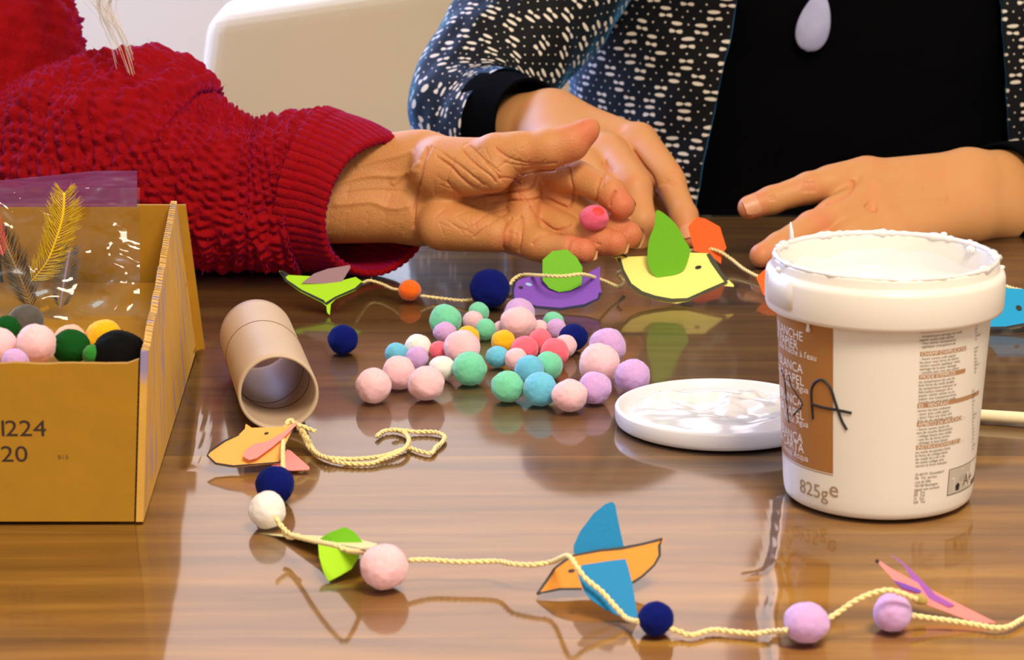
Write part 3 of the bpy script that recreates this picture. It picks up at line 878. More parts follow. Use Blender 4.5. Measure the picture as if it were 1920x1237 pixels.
def feather(name, path, Yp, wpx, m_quill, m_vane, label, n=190, splay=0.9):
    c = np.array(dense(path, 8, False)); e = empty(name, at_y(path[-1][0], path[-1][1], Yp), label, 'feather')
    q = [at_y(x, y, Yp) for x, y in c]
    link('quill', mesh(*tube(q, [0.0010 - 0.0007 * i / len(q) for i in range(len(q))], 6)), m_quill, e, True)
    geos = []
    for k in range(n):
        i = random.randrange(0, len(q) - 1); t = i / len(q); s = random.choice((-1, 1))
        tang = (q[i] - q[min(i + 1, len(q) - 1)]).normalized()
        side = Vector((tang.z, random.uniform(-.35, .35), -tang.x)) * s
        L = wpx * depth(q[i]) / F * (0.35 + 0.65 * math.sin(math.pi * (0.12 + 0.8 * (1 - t)))) * random.uniform(0.7, 1.1)
        p = q[i]; pts = [p]
        d = (tang * splay + side).normalized()
        for z in range(4):
            p = p + d * (L / 4); d = (d + tang * 0.15 + Vector((random.uniform(-.2, .2), random.uniform(-.15, .15), random.uniform(-.2, .2)))).normalized(); pts.append(p)
        geos.append(tube(pts, [0.00022, 0.0002, 0.00017, 0.00012, 0.00006], 3, False))
    vane = link('vane', mesh(*merge(*geos)), m_vane, e); 
    return e
YEL = mat('yellow_feather', (0.62, 0.42, 0.006), 0.7); YQ = mat('yellow_quill', (0.85, 0.60, 0.01), 0.5)
feather('feather', [(120, 362), (118, 400), (108, 440), (88, 490), (58, 528)], 1.436, 52, YQ, YEL, 'yellow feather with a bright quill inside the clear bag', 420)
GRF = mat('grey_feather', (0.16, 0.14, 0.13), 0.8)
feather('feather', [(130, 470), (124, 505), (118, 540), (112, 580)], 1.440, 40, mat('lavender_quill', (0.42, 0.36, 0.6), 0.5), GRF, 'small grey feather with a lavender quill inside the clear bag', 260)
feather('feather', [(2, 440), (20, 480), (42, 530), (60, 580)], 1.444, 46, mat('dull_quill', (0.3, 0.24, 0.14), 0.6), mat('dark_grey_feather', (0.055, 0.045, 0.03), 0.8), 'dark grey feather at the edge of the clear bag', 300)
feather('feather', [(-14, 400), (-6, 440), (6, 480)], 1.436, 28, mat('pink_quill', (0.7, 0.2, 0.2), 0.6), mat('pink_feather', (0.7, 0.10, 0.12), 0.8), 'pink feather half out of sight in the clear bag', 160)

#@@TUBE
# ================================================================== cardboard tube
R0 = 0.0212
pn = at_z(522, 737, R0 + T0); pf = at_z(481, 628, R0 + T0)
tb = empty('cardboard_tube', (pn.x, pn.y, TZ + T0), 'empty greyish-brown cardboard roll lying on the table beside the box', 'cardboard tube')
ax = (pf - pn).normalized(); sd = ax.cross(Vector((0, 0, 1))).normalized(); up = sd.cross(ax)
Lt = (pf - pn).length; v = []; f = []; n = 72
prof = [(R0, 0), (R0, Lt), (R0 - 0.0016, Lt), (R0 - 0.0016, 0)]
prof = [(R0, t * Lt / 20) for t in range(21)] + [(R0 - 0.0016, Lt - t * Lt / 20) for t in range(21)]
for i, (r, t) in enumerate(prof):
    for k in range(n):
        w = 2 * math.pi * k / n; rr = r * (1 + 0.018 * math.cos(2 * w + 0.6) * (1 - t / Lt) + 0.006 * math.cos(3 * w + 1))
        v.append(pn + ax * t + (sd * math.cos(w) + up * math.sin(w)) * rr)
for i in range(len(prof)):
    i2 = (i + 1) % len(prof)
    for k in range(n): k2 = (k + 1) % n; f.append((i * n + k, i2 * n + k, i2 * n + k2, i * n + k2))
me = mesh(v, f); bm = bmesh.new(); bm.from_mesh(me); bmesh.ops.recalc_face_normals(bm, faces=bm.faces[:]); bm.to_mesh(me); bm.free()
link('roll', me, mat('roll_card', (0.56, 0.41, 0.28), 0.55, var=0.12, vscale=25), tb, True)
def ring(r, t0, sl, m, nm, w0=0, w1=2 * math.pi):
    pts = [pn + ax * (t0 + sl * w) + (sd * math.cos(w) + up * math.sin(w)) * r * (1 + 0.018 * math.cos(2 * w + 0.6) * (1 - (t0 + sl * w) / Lt) + 0.006 * math.cos(3 * w + 1)) for w in np.linspace(w0, w1, 60)]
    link(nm, mesh(*tube(pts, 0.00028, 5)), m, tb)
ring(R0, 0.070, 0.0045, mat('seam_line', (0.16, 0.09, 0.05), 0.7), 'seam', -0.6, 3.6)
ring(R0 - 0.0016, 0.030, -0.006, INK, 'inner_seam', -2.6, 0.6)
ring(R0 - 0.0016, 0.060, 0.006, mat('seam_line', (0.1, 0.06, 0.04), 0.7), 'inner_seam', -2.6, 0.6)

#@@BUCKET
# ================================================================== glue bucket
bc = at_z(1645, 924, T0); BX, BY, BZ = bc.x, bc.y, bc.z
bk = empty('glue_bucket', (BX, BY, BZ), 'white plastic bucket of white glue with a brown printed label, standing open', 'bucket')
def RB(z): return 0.0462 + (0.0518 - 0.0462) * min(max(z / 0.094, 0), 1)
prof = [(0.0, 0.0015), (0.030, 0.0012), (0.0415, 0.0), (0.0440, 0.0004), (0.0456, 0.0018), (0.0462, 0.004)] + [(RB(z), z) for z in np.linspace(0.008, 0.094, 12)] + \
       [(0.0520, 0.0955), (0.0560, 0.0956), (0.0572, 0.0964), (0.0577, 0.098), (0.0579, 0.105), (0.0578, 0.1120), (0.0572, 0.1140), (0.0560, 0.1148), (0.0552, 0.1150), (0.0548, 0.1160), (0.0547, 0.1190), (0.0541, 0.1205), (0.0530, 0.1208), (0.0522, 0.1200), (0.0517, 0.118), (0.0510, 0.105), (0.0500, 0.095), (0.0, 0.094)]
link('bucket_body', mesh(*lathe(prof, 128, (BX, BY, BZ))), WHITE_PL, bk, True)
v, f = lathe([(0.0, 0.1005), (0.02, 0.1004), (0.035, 0.1002), (0.045, 0.1006), (0.0495, 0.1022), (0.0506, 0.1050), (0.0514, 0.112)], 96, (BX, BY, BZ))
v = [(x, y, z + 0.0012 * mnoise.noise(Vector((x * 70, y * 70, z * 40))) if z < BZ + .11 else z + 0.004 * mnoise.noise(Vector((x * 60, y * 60, 3)))) for x, y, z in v]
link('glue', mesh(v, f), GLUE, bk, True)
# lumpy glue along the rim and a few drips
gp = []
V = []; Fq = []; n1, n2 = 160, 8
for i in range(n1):
    a = 2 * math.pi * i / n1
    lump = 0.0008 + 0.0011 * max(0, mnoise.noise(Vector((math.sin(a) * 6, math.cos(a) * 6, 1)))) + 0.0010 * max(0, mnoise.noise(Vector((math.sin(a) * 22, math.cos(a) * 22, 4))))
    if math.cos(a) < 0.1 or math.sin(a) > 0.6: lump *= 1.5
    for k in range(n2):
        w = 2 * math.pi * k / n2
        r = 0.0532 + lump * 1.3 * math.cos(w); V.append((BX + r * math.sin(a), BY - r * math.cos(a), BZ + 0.1205 + lump * math.sin(w)))
for i in range(n1):
    for k in range(n2):
        i2, k2 = (i + 1) % n1, (k + 1) % n2; Fq.append((i * n2 + k, i2 * n2 + k, i2 * n2 + k2, i * n2 + k2))
def on_rim(az, r, z): return (BX + r * math.sin(az), BY - r * math.cos(az), BZ + z)
A = math.radians
drip = tube([on_rim(A(-128), 0.0535, 0.1195), on_rim(A(-128), 0.0537, 0.125), on_rim(A(-127), 0.0538, 0.1302)], [0.0016, 0.0011, 0.0003], 8)
dr2 = tube([on_rim(A(-50), 0.0530, 0.0960), on_rim(A(-50), 0.0527, 0.0935), on_rim(A(-50), 0.0526, 0.0912), on_rim(A(-50), 0.0525, 0.0905)], [0.0008, 0.0007, 0.0013, 0.0004], 8)
dr3 = tube([on_rim(A(172), 0.0512, 0.1195), on_rim(A(172), 0.0505, 0.110), on_rim(A(172), 0.0500, 0.103)], [0.0018, 0.0013, 0.0012], 8)
blob = []
for az, r, z, s in ((118, 0.053, 0.118, 0.0035), (60, 0.0505, 0.108, 0.0062), (64, 0.0515, 0.112, 0.004), (100, 0.056, 0.116, 0.002), (108, 0.0565, 0.1155, 0.0022), (92, 0.057, 0.114, 0.0016), (140, 0.054, 0.122, 0.0018), (-75, 0.0545, 0.1165, 0.002)):
    c = on_rim(A(az), r, z); pv, pf_ = lathe([(math.sin(t) * s, -math.cos(t) * s * 0.75) for t in np.linspace(0.02, 3.12, 9)], 14, c); blob.append((pv, pf_))
link('glue_smear', mesh(*merge((V, Fq), drip, dr2, *blob)), GLUE, bk, True)
# tear tab on the collar
tv = []; tf = []
for i in range(13):
    az = A(-82 + 26 * i / 12)
    for r, z in ((0.0576, 0.1000), (0.0586, 0.1004), (0.0587, 0.1075), (0.0584, 0.1130), (0.0570, 0.1144)): tv.append(on_rim(az, r + (-0.0008 if i in (0, 12) else 0), z + (0.0008 if i in (0, 12) and z < .105 else 0)))
for i in range(12):
    for k in range(4): tf.append((i * 5 + k, i * 5 + 5 + k, i * 5 + 6 + k, i * 5 + 1 + k))
link('tear_tab', mesh(tv, tf), WHITE_PL, bk, True)
# label: everything printed lies on the wall of the bucket
def bk_inv(px, py):
    z = 0.05; R = RB(z); az = 0
    for _ in range(8):
        Yc = BY - R * math.cos(az); p = at_y(px, py, Yc); z = p.z - BZ; R = RB(z)
        az = math.asin(max(-0.9999, min(0.9999, (p.x - BX) / R)))
    return az, z
def on_b(az, z, off=0.00012):
    R = RB(z) + off; return (BX + R * math.sin(az), BY - R * math.cos(az), BZ + z)
def patch(a0, a1, z00, z1, m, name, off=0.00012, nz=8):
    nn = max(2, int(abs(a1 - a0) / 0.03)); v = []; f = []
    for j in range(nz + 1):
        for i in range(nn + 1): v.append(on_b(a0 + (a1 - a0) * i / nn, z00 + (z1 - z00) * j / nz, off))
    for j in range(nz):
        for i in range(nn): q = j * (nn + 1) + i; f.append((q, q + 1, q + nn + 2, q + nn + 1))
    return link(name, mesh(v, f), m, bk, True)
def btext(lines, m, name, off=0.00024):
    geos = []
    for s, px, py, size, right in lines:
        az, z = bk_inv(px, py); v, f = text_geo(s, size)
        w = width(v); R = RB(z); sh = -w if right else 0
        geos.append(([on_b(az + (x + sh) / R, z + y, off) for x, y, _ in v], f))
    return link(name, mesh(*merge(*geos)), m, bk)
a1, zb = bk_inv(1562, 888); a0 = A(-100)
patch(a0, a1, zb, 0.0945, BROWN_PRINT, 'label_panel')
patch(a0, a1, zb - 0.0010, zb - 0.0006, BROWN_PRINT, 'label_line', nz=1)
tx = []
for (l1, y1), (l2, y2), (l3, y3) in ((("COLLE BLANCHE", 640), ("POUR PAPIER", 656), ("taille fraîche à l'eau", 677)), (("COLA BLANCA", 701), ("PARA PAPEL", 724), ("fresca: Agua", 738)),
                                    (("COLA BRANCA", 764), ("PARA PAPEL", 788), ("fresca: Água", 802)), (("COLLA BIANCA", 832), ("PER LA CARTA", 850), ("fresca: Acqua", 866))):
    tx += [(l1, 1506, y1, 0.0066, True), (l2, 1508 if y2 > 700 else 1497, y2, 0.0066, True), (l3, 1531 if y3 < 700 else 1516, y3, 0.0046, True)]
btext(tx, WHITE_PRINT, 'label_text')
btext([('825g', 1500, 921, 0.0098, False), ('e', 1554, 929, 0.0115, False)], mat('tan_print', (0.34, 0.22, 0.10), 0.5), 'weight_text')
# bars, headings and small print
heads = [("", 1724, 625, 1812), ("CHAMP D'APPLICATION", 1725, 668, 1812), ("MODE D'EMPLOI", 1723, 711, 1810), ("ES   VENTAJAS", 1720, 765, 1834), ("ÁMBITO DE APLICACIÓN", 1719, 800, 1803), ("INSTRUCCIONES DE USO", 1717, 843, 1800)]
HZ = []
for s, x, y, x2 in heads:
    a, z = bk_inv(x, y); b, _ = bk_inv(x2, y - 20); HZ.append((a, z))
    patch(a, b, z, z + 0.0022, mat('pale_brown_print', (0.42, 0.22, 0.10), 0.5), 'heading_bar', nz=1)
    if s: btext([(s, x + 2, y - 1, 0.0026, False)], WHITE_PRINT, 'heading_text')
words = "colle forte pour le papier et le bois séchage transparent lavable à l'eau fabrication de décorations collage de tissu avec du bois ou du carton appliquer une couche fine laisser sécher pendant une heure température ambiante nettoyer les outils".split()
rs = random.Random(3)
def fill(x, ytop, ybot, maxw, size=0.00185, step=6.4, dash=False):
    out = []; y = ytop
    while y < ybot:
        s = '- ' if dash and rs.random() < .6 else ''
        while len(s) < maxw - 5: s += rs.choice(words) + ' '
        out.append((s[:maxw + rs.randrange(-4, 3)].strip(), x, y, size, False)); y += step
    return out
sm = fill(1724, 633, 657, 32, dash=True) + fill(1724, 675, 701, 30, dash=True) + fill(1722, 718, 757, 30) + fill(1720, 772, 792, 30, dash=True) + fill(1718, 807, 834, 28, dash=True) + fill(1716, 850, 878, 28)
sm += fill(1828, 606, 640, 8) + fill(1826, 655, 705, 8) + fill(1822, 735, 845, 7)
btext(sm, GREY_PRINT, 'small_print')
btext([('D-40191 Düsseldorf', 1716, 892, 0.0019, False), ('FR  Tel. service', 1715, 899, 0.0019, False), ('rue de Silly', 1715, 906, 0.0019, False), ('92100 Boulogne', 1715, 913, 0.0019, False), ('appel non surtaxé', 1714, 920, 0.0019, False), ('ES  Tel.', 1714, 926, 0.0019, False), ('PT  Tel.', 1713, 932, 0.0019, False), ('IT  Tel.', 1713, 938, 0.0019, False), ('GR  Tel.', 1712, 944, 0.0019, False)], GREY_PRINT, 'address_text')
ea, ez = bk_inv(1775, 930); eb, _ = bk_inv(1826, 915); eh = 0.0132
for q in ((ea, eb, ez, ez + .0004), (ea, eb, ez + eh, ez + eh + .0004), (ea, ea + .008, ez, ez + eh), (eb - .008, eb, ez, ez + eh)):
    patch(*q, GREY_PRINT, 'emblem_frame', nz=1)
patch(ea + .01, ea + (eb - ea) * .45, ez + .0006, ez + eh - .0004, mat('emblem_shade', (0.50, 0.44, 0.36), 0.5), 'emblem_panel', 0.00016, 3)
def poly_b(pts, m, name, off=0.0002):
    c = (eb - ea); v = [on_b(ea + c * x, ez + eh * y, off) for x, y in pts]
    return link(name, mesh(v, [tuple(range(len(v)))]), m, bk)
poly_b([(.10, .12), (.38, .12), (.38, .62), (.42, .62), (.25, .92), (.05, .62), (.10, .62)], WHITE_PRINT, 'emblem_house')
poly_b([(.20, .45), (.30, .42), (.36, .55), (.30, .68), (.20, .62)], mat('emblem_cloud', (0.42, 0.38, 0.32), 0.5), 'emblem_cloud', 0.00026)
poly_b([(.14, .12), (.20, .12), (.21, .32), (.17, .42), (.13, .32)], INK, 'emblem_figure', 0.00026)
btext([('A+', 1804, 910, 0.0080, False)], GREY_PRINT, 'emblem_letter', 0.0003)
patch(ea + (eb - ea) * .52, ea + (eb - ea) * .98, ez + .0008, ez + .0030, GREY_PRINT, 'emblem_scale', 0.0002, 1)
# hand-written marker letters
def marker(path, w, name):
    P = dense(path, 6, False); pts = [Vector(on_b(*bk_inv(x, y), 0.0002)) for x, y in P]
    return link(name, mesh(*tube(pts, w, 6)), INK, bk)
marker([(1525, 785), (1523, 760), (1522, 735), (1525, 722), (1532, 714), (1541, 712), (1550, 717), (1559, 730), (1566, 752), (1574, 776), (1580, 791), (1588, 805)], 0.0007, 'marker_letter')
marker([(1523, 758), (1545, 764), (1568, 768), (1597, 774)], 0.0007, 'marker_letter')
marker([(1480, 702), (1484, 722), (1494, 738), (1503, 752), (1504, 762), (1497, 768), (1488, 778)], 0.0004, 'marker_letter')
marker([(1466, 692), (1472, 712), (1474, 738), (1477, 765), (1480, 792)], 0.0004, 'marker_letter')

# ================================================================== bucket lid with glue
lc = at_z(1349, 793, T0)
ld = empty('bucket_lid', (lc.x, lc.y, TZ + T0), 'round white bucket lid lying upside down, smeared with glue', 'lid')
LR = 0.0565
lp = [(0.0, 0.0016), (0.046, 0.0016), (0.0505, 0.0004), (LR - .003, 0.0), (LR - .0008, 0.0010), (LR, 0.0030), (LR + .0003, 0.0088), (LR - .0004, 0.0100), (LR - .0018, 0.0102), (LR - .0028, 0.0095), (LR - .0034, 0.0060), (0.0500, 0.0054), (0.048, 0.0066), (0.045, 0.0060), (0.0, 0.0056)]
link('lid_body', mesh(*lathe(lp, 96, (lc.x, lc.y, TZ + T0))), mat('lid_plastic', (0.72, 0.70, 0.73), 0.3, sss=0.08), ld, True)
gv = []; gf = []; nr, na = 34, 90
for i in range(nr + 1):
    for k in range(na):
        r = 0.0485 * i / nr; a = 2 * math.pi * k / na; x = r * math.sin(a); y = r * math.cos(a)
        m1 = mnoise.noise(Vector((x * 45 + 3, y * 60, 1))); m2 = mnoise.noise(Vector((x * 110, y * 130 + 2, 5)))
        back = 1 / (1 + math.exp(-(y * 90 + x * 25 + 0.2)))
        h = 0.0040 * max(0, m1 + 0.35) * (0.35 + back) + 0.0022 * m2 * back + 0.0004
        h *= min(1, (nr - i) / 5.0)
        gv.append((lc.x + x, lc.y + y, TZ + T0 + 0.0058 + max(0, h)))
for i in range(nr):
    for k in range(na): k2 = (k + 1) % na; gf.append((i * na + k, (i + 1) * na + k, (i + 1) * na + k2, i * na + k2))
link('glue_smear', mesh(gv, gf), GLUE, ld, True)

# wooden stick behind the bucket
sa = at_z(1800, 775, T0 + .0035); sb = at_z(2120, 797, T0 + .0035)
st = link('wooden_stick', mesh(*tube([sa + (sb - sa) * t for t in (0, .02, .3, .6, 1)], [0.0022, 0.0030, 0.0032, 0.0032, 0.0030], 14)), mat('pale_stick', (0.80, 0.66, 0.40), 0.5), None, True)
origin_to(st, (sa.x, sa.y, TZ + T0)); tag(st, 'pale round wooden stick lying on the table behind the glue bucket', 'stick')

#@@BIRDS
# ================================================================== paper birds
def bird(name, base, label, group, parts):
    e = empty(name, base, label, 'paper bird', group)
    made = {}
    for nm, me, m, par in parts:
        p = made.get(par, e); o = link(nm, me, m, p); made.setdefault(nm, o)
    return e
def P3(px, py, z): return at_z(px, py, z + T0)
G1, G2 = 'paper birds on the front garland', 'paper birds on the back garland'
TILT = lambda deg, x=0: Vector((x, -math.sin(math.radians(deg)), math.cos(math.radians(deg)))).normalized()

# orange bird with the pink wing, by the tube
Z = zc(370, 540, 2.69)
n = TILT(42); P = P3(430, 877, 0.0015)
body = Z([(245, 685), (275, 705), (345, 703), (430, 700), (500, 680), (480, 730), (445, 800), (420, 882), (300, 893), (180, 905), (90, 890), (45, 845), (60, 825), (140, 770), (210, 740), (240, 710)])
w1 = Z([(230, 850), (240, 820), (290, 785), (350, 775), (430, 730), (500, 675), (505, 685), (440, 750), (380, 800), (300, 858), (262, 868)])
w2 = Z([(375, 895), (420, 880), (450, 815), (470, 820), (565, 903), (565, 916), (480, 920), (420, 915)])
bird('paper_bird', (P.x, P.y, TZ + T0), 'orange paper bird with a pink wing and loose yarn, in front of the cardboard tube', G1, [
    ('body', sheet(body, P, n), P_AMBER, None),
    ('outline', stroke_on(Z([(210, 740), (140, 772), (62, 826), (50, 846), (92, 886), (180, 900), (300, 889), (418, 880)]), P, n, 0.0005), INK, 'body'),
    ('outline', stroke_on(Z([(495, 690), (476, 735), (446, 795), (418, 878)]), P, n, 0.0004), INK, 'body'),
    ('eye', eye_on(Z([(338, 737), (348, 732), (360, 731)]), P, n, 0.0007, 0.0005), INK, 'body'),
    ('wing', sheet(w1, P + n * 0.0035, TILT(43, 0.04)), P_PINK, None),
    ('wing', sheet(w2, P3(560, 881, 0.001), TILT(12)), P_PINK, None)])
# small green-winged bird, seen along its edge
Z = zc(400, 860, 3.2)
P = at_y(640, 1015, 1.165)
view = ray(640, 1015).normalized(); nb = (Vector((0.03, 0.0, 1)) - view * view.dot(Vector((0.03, 0, 1)))).normalized()
nb = (nb + -view * 0.075).normalized()
body = Z([(250, 446), (420, 452), (620, 462), (890, 488), (985, 512), (965, 530), (880, 536), (760, 515), (640, 492), (430, 466)])
wa = Z([(640, 478), (700, 440), (790, 408), (850, 440), (893, 497), (880, 530), (760, 515), (650, 490)])
wb = Z([(628, 505), (760, 530), (885, 545), (875, 585), (830, 660), (760, 702), (690, 737), (660, 680), (635, 590)])
Pw = at_y(640, 1015, 1.158)
bird('paper_bird', (P.x, P.y, TZ + T0), 'pale paper bird on edge with bright green folded wings, on the front yarn', G1, [
    ('body', sheet(body, P, nb), P_CREAM, None),
    ('wing', sheet(wa, Pw, TILT(75, 0.2)), P_GREEN, None),
    ('wing', sheet(wb, P3(617, 1089, 0.0006), TILT(26, 0.10)), P_LIME, None)])
# orange bird with blue wings
Z = zc(960, 900, 3.671)
P = P3(1005, 1115, 0.0008); n = Vector((0.10, -0.80, 0.60))
body = Z([(165, 790), (235, 690), (290, 605), (350, 560), (420, 515), (600, 480), (750, 465), (900, 435), (1040, 400), (1048, 410), (1020, 450), (1025, 520), (985, 590), (900, 670), (825, 715), (650, 740), (480, 755), (330, 755), (205, 780)])
wa = Z([(425, 500), (424, 450), (470, 350), (560, 230), (640, 165), (690, 148), (710, 170), (735, 300), (770, 462), (600, 484), (440, 510)])
wb = Z([(450, 640), (480, 585), (640, 560), (780, 543), (800, 600), (828, 715), (850, 850), (868, 945), (770, 950), (640, 890), (540, 820), (490, 750)])
slot = at_plane(1130, 1050, P, n)
bird('paper_bird', (P.x, P.y, TZ + T0), 'orange paper bird with black edging and large blue wings on the front yarn', G1, [
    ('body', sheet(body, P, n), P_ORANGE, None),
    ('outline', stroke_on(Z([(172, 786), (238, 692), (294, 607), (352, 563), (420, 520), (600, 485), (750, 470), (900, 440), (1035, 406), (1013, 452), (1016, 520), (978, 586), (895, 664), (828, 708)]), P, n, 0.00055), INK, 'body'),
    ('outline', stroke_on(Z([(172, 786), (205, 776), (330, 751), (480, 750)]), P, n, 0.0005), INK, 'body'),
    ('eye', eye_on(Z([(385, 628), (405, 624), (432, 622)]), P, n, 0.0008, 0.0005), INK, 'body'),
    ('wing', sheet(wa, slot + Vector((0, 0.003, 0)), TILT(66, 0.1)), P_BLUE, None),
    ('wing', sheet(wb, P3(1196, 1158, 0.0006), TILT(40, 0.12)), P_BLUE, None)])
# pink bird with purple wing at the right
Z = zc(1400, 960, 3.692)
P = P3(1868, 1167, 0.0006); n = TILT(56, -0.30)
body = Z([(895, 330), (905, 325), (1000, 390), (1150, 470), (1320, 560), (1500, 650), (1730, 765), (1610, 767), (1500, 735), (1300, 660), (1150, 600), (1060, 530), (1000, 450), (930, 372)])
wa = Z([(985, 285), (1060, 330), (1130, 390), (1210, 470), (1310, 570), (1440, 643), (1400, 655), (1290, 610), (1200, 560), (1150, 470), (1090, 370)])
wb = Z([(1005, 465), (1100, 497), (1210, 540), (1200, 562), (1080, 525)])
bird('paper_bird', (P.x, P.y, TZ + T0), 'pink paper bird with a purple wing leaning on the table near the bucket', G1, [
    ('body', sheet(body, P, n), P_PINK, None),
    ('outline', stroke_on(Z([(897, 330), (912, 352)]), P, n, 0.0008), INK, 'body'),
    ('wing', sheet(wa, P + n * 0.0022, TILT(60, -0.42)), P_VIOLET, None),
    ('wing', sheet(wb, P + n * 0.0010, n), P_PURPLE, None)])
p, R = at_plane(1726, 1126, P, n) + n * 0.003, 0.0026
kn = bpy.data.objects.new('yarn_knot', PM[2]); COL.objects.link(kn); kn.material_slots[0].link = 'OBJECT'; kn.material_slots[0].material = mat('yellow_yarn', (0.92, 0.62, 0.08), 0.85, sheen=.3, bump=.8, bscale=900)
kn.location = p; kn.scale = (R * 1.4, R, R * .9); kn.rotation_euler = (0, 0.3, 0); tag(kn, 'small yellow yarn knot at the pink paper bird', 'yarn knot')
# green bird under the red sleeve
Z = zc(500, 440, 3.84)
P = P3(612, 588, 0.0006); n = TILT(30)
body = Z([(90, 258), (140, 290), (330, 300), (540, 330), (640, 305), (700, 345), (640, 400), (500, 460), (462, 500), (455, 580), (435, 560), (430, 515), (400, 490), (240, 410), (130, 330)])
wa = Z([(250, 350), (340, 280), (440, 245), (600, 218), (602, 240), (560, 310), (530, 355)])
bird('paper_bird', (P.x, P.y, TZ + T0), 'lime green paper bird with black edging lying under the red cuff', G2, [
    ('body', sheet(body, P, n), P_LIME, None),
    ('outline', stroke_on(Z([(98, 268), (140, 330), (245, 402), (405, 480), (428, 500), (500, 452), (640, 392), (690, 348)]), P, n, 0.0010), INK, 'body'),
    ('outline', stroke_on(Z([(98, 266), (150, 296)]), P, n, 0.0016), INK, 'body'),
    ('wing', sheet(wa, at_plane(600, 530, P, n) + n * 0.001, TILT(64, 0.1)), P_MAUVE, None)])
# purple bird with green wing
Z = zc(900, 380, 3.31)
P = P3(1050, 580, 0.0006); n = TILT(36)
body = Z([(205, 520), (240, 480), (300, 460), (400, 450), (640, 460), (700, 420), (745, 395), (742, 480), (755, 560), (740, 600), (650, 645), (500, 668), (350, 655), (230, 615), (200, 590)])
wa = Z([(388, 355), (388, 480), (430, 530), (490, 555), (560, 545), (630, 510), (636, 400), (600, 340), (540, 290), (450, 300)])
bird('paper_bird', (P.x, P.y, TZ + T0), 'purple paper bird with a green wing lying under the open palm', G2, [
    ('body', sheet(body, P, n), P_PURPLE, None),
    ('outline', stroke_on(Z([(215, 500), (203, 545), (206, 592), (232, 611), (352, 650), (500, 662), (650, 639), (735, 597), (748, 560)]), P, n, 0.0009), mat('dark_blue_ink', (0.01, 0.01, 0.05), 0.5), 'body'),
    ('eye', eye_on(Z([(240, 525), (255, 530), (268, 532)]), P, n, 0.0012, 0.0005), INK, 'body'),
    ('hole', eye_on(Z([(282, 503), (300, 508), (322, 516)]), P, n, 0.0013, 0.0005), mat('pale_blue_paper', (0.35, 0.5, 0.85), 0.4), 'body'),  # string hole drawn as a pale blue ellipse
    ('wing', sheet(wa, at_plane(1050, 545, P, n) + n * 0.002, TILT(62)), P_GREEN, None)])
# yellow bird with green wing
P = P3(1270, 566, 0.0012); n = TILT(38)
body = Z([(815, 330), (870, 320), (930, 345), (1040, 340), (1180, 322), (1300, 310), (1420, 315), (1450, 370), (1490, 440), (1535, 488), (1420, 540), (1290, 595), (1190, 600), (1080, 580), (1000, 555), (940, 515), (895, 440), (860, 360)])
under = Z([(840, 340), (1300, 320), (1430, 320), (1500, 440), (1575, 510), (1575, 522), (1490, 515), (1400, 560), (1290, 612), (1220, 626), (1120, 612), (1000, 577), (930, 525), (890, 440)])
wa = Z([(1100, 45), (1160, 80), (1220, 140), (1270, 230), (1303, 290), (1290, 360), (1260, 420), (1190, 455), (1120, 468), (1070, 440), (1045, 380), (1040, 290), (1055, 210), (1080, 150), (1088, 90)])
Pg = at_plane(1240, 515, P, n)
bird('paper_bird', (P.x, P.y, TZ + T0), 'pale yellow paper bird with an upright green wing, held by a fingertip', G2, [
    ('body', sheet(body, P, n), P_YELLOW, None),
    ('backing', sheet(under, P - n * 0.0014, n), P_YELLOW, None),
    ('outline', stroke_on(Z([(862, 345), (885, 420), (930, 508), (1000, 560), (1085, 588), (1190, 606), (1290, 600), (1420, 545), (1535, 492)]), P, n, 0.0012), mat('olive_ink', (0.045, 0.045, 0.02), 0.6), 'body'),
    ('outline', stroke_on(Z([(1415, 318), (1448, 370), (1490, 438), (1530, 486)]), P, n, 0.0016), mat('olive_ink', (0.045, 0.045, 0.02), 0.6), 'body'),
    ('outline', stroke_on(Z([(826, 333), (880, 322), (915, 340)]), P, n, 0.0009), mat('olive_ink', (0.045, 0.045, 0.02), 0.6), 'body'),
    ('eye', eye_on(Z([(1335, 409), (1352, 404), (1374, 398)]), P, n, 0.0014, 0.0006), INK, 'body'),
    ('wing', sheet(dense(wa, 3), Pg + n * 0.002, TILT(80, 0.12)), P_GREEN, None),
    ])
# red-orange bird behind the yellow one
P = P3(1340, 492, 0.0012); n = TILT(60, -0.2)
body = Z([(1290, 150), (1345, 88), (1400, 100), (1490, 150), (1505, 200), (1530, 280), (1502, 320), (1495, 380), (1450, 345), (1400, 320), (1330, 300)])
wa = Z([(1345, 88), (1400, 100), (1490, 150), (1440, 230), (1380, 240)])
bird('paper_bird', (P.x, P.y, TZ + T0), 'red-orange folded paper bird behind the yellow one', G2, [('body', sheet(body, P, n), P_REDOR, None), ('wing', sheet(wa, P + n * 0.003, TILT(50, -0.3)), P_REDOR, None)])
# orange bird mostly behind the bucket
P = P3(1425, 556, 0.0012); n = TILT(35)
bird('paper_bird', (P.x, P.y, TZ + T0), 'orange paper bird almost hidden behind the glue bucket', G2, [
    ('body', sheet([(1418, 520), (1440, 500), (1500, 498), (1560, 505), (1620, 520), (1575, 548), (1500, 556), (1432, 554)], P, n), P_REDOR, None),
    ('wing', sheet([(1470, 520), (1510, 470), (1550, 480), (1555, 525), (1510, 540)], P + n * .002, TILT(60)), P_YELLOW, None)])
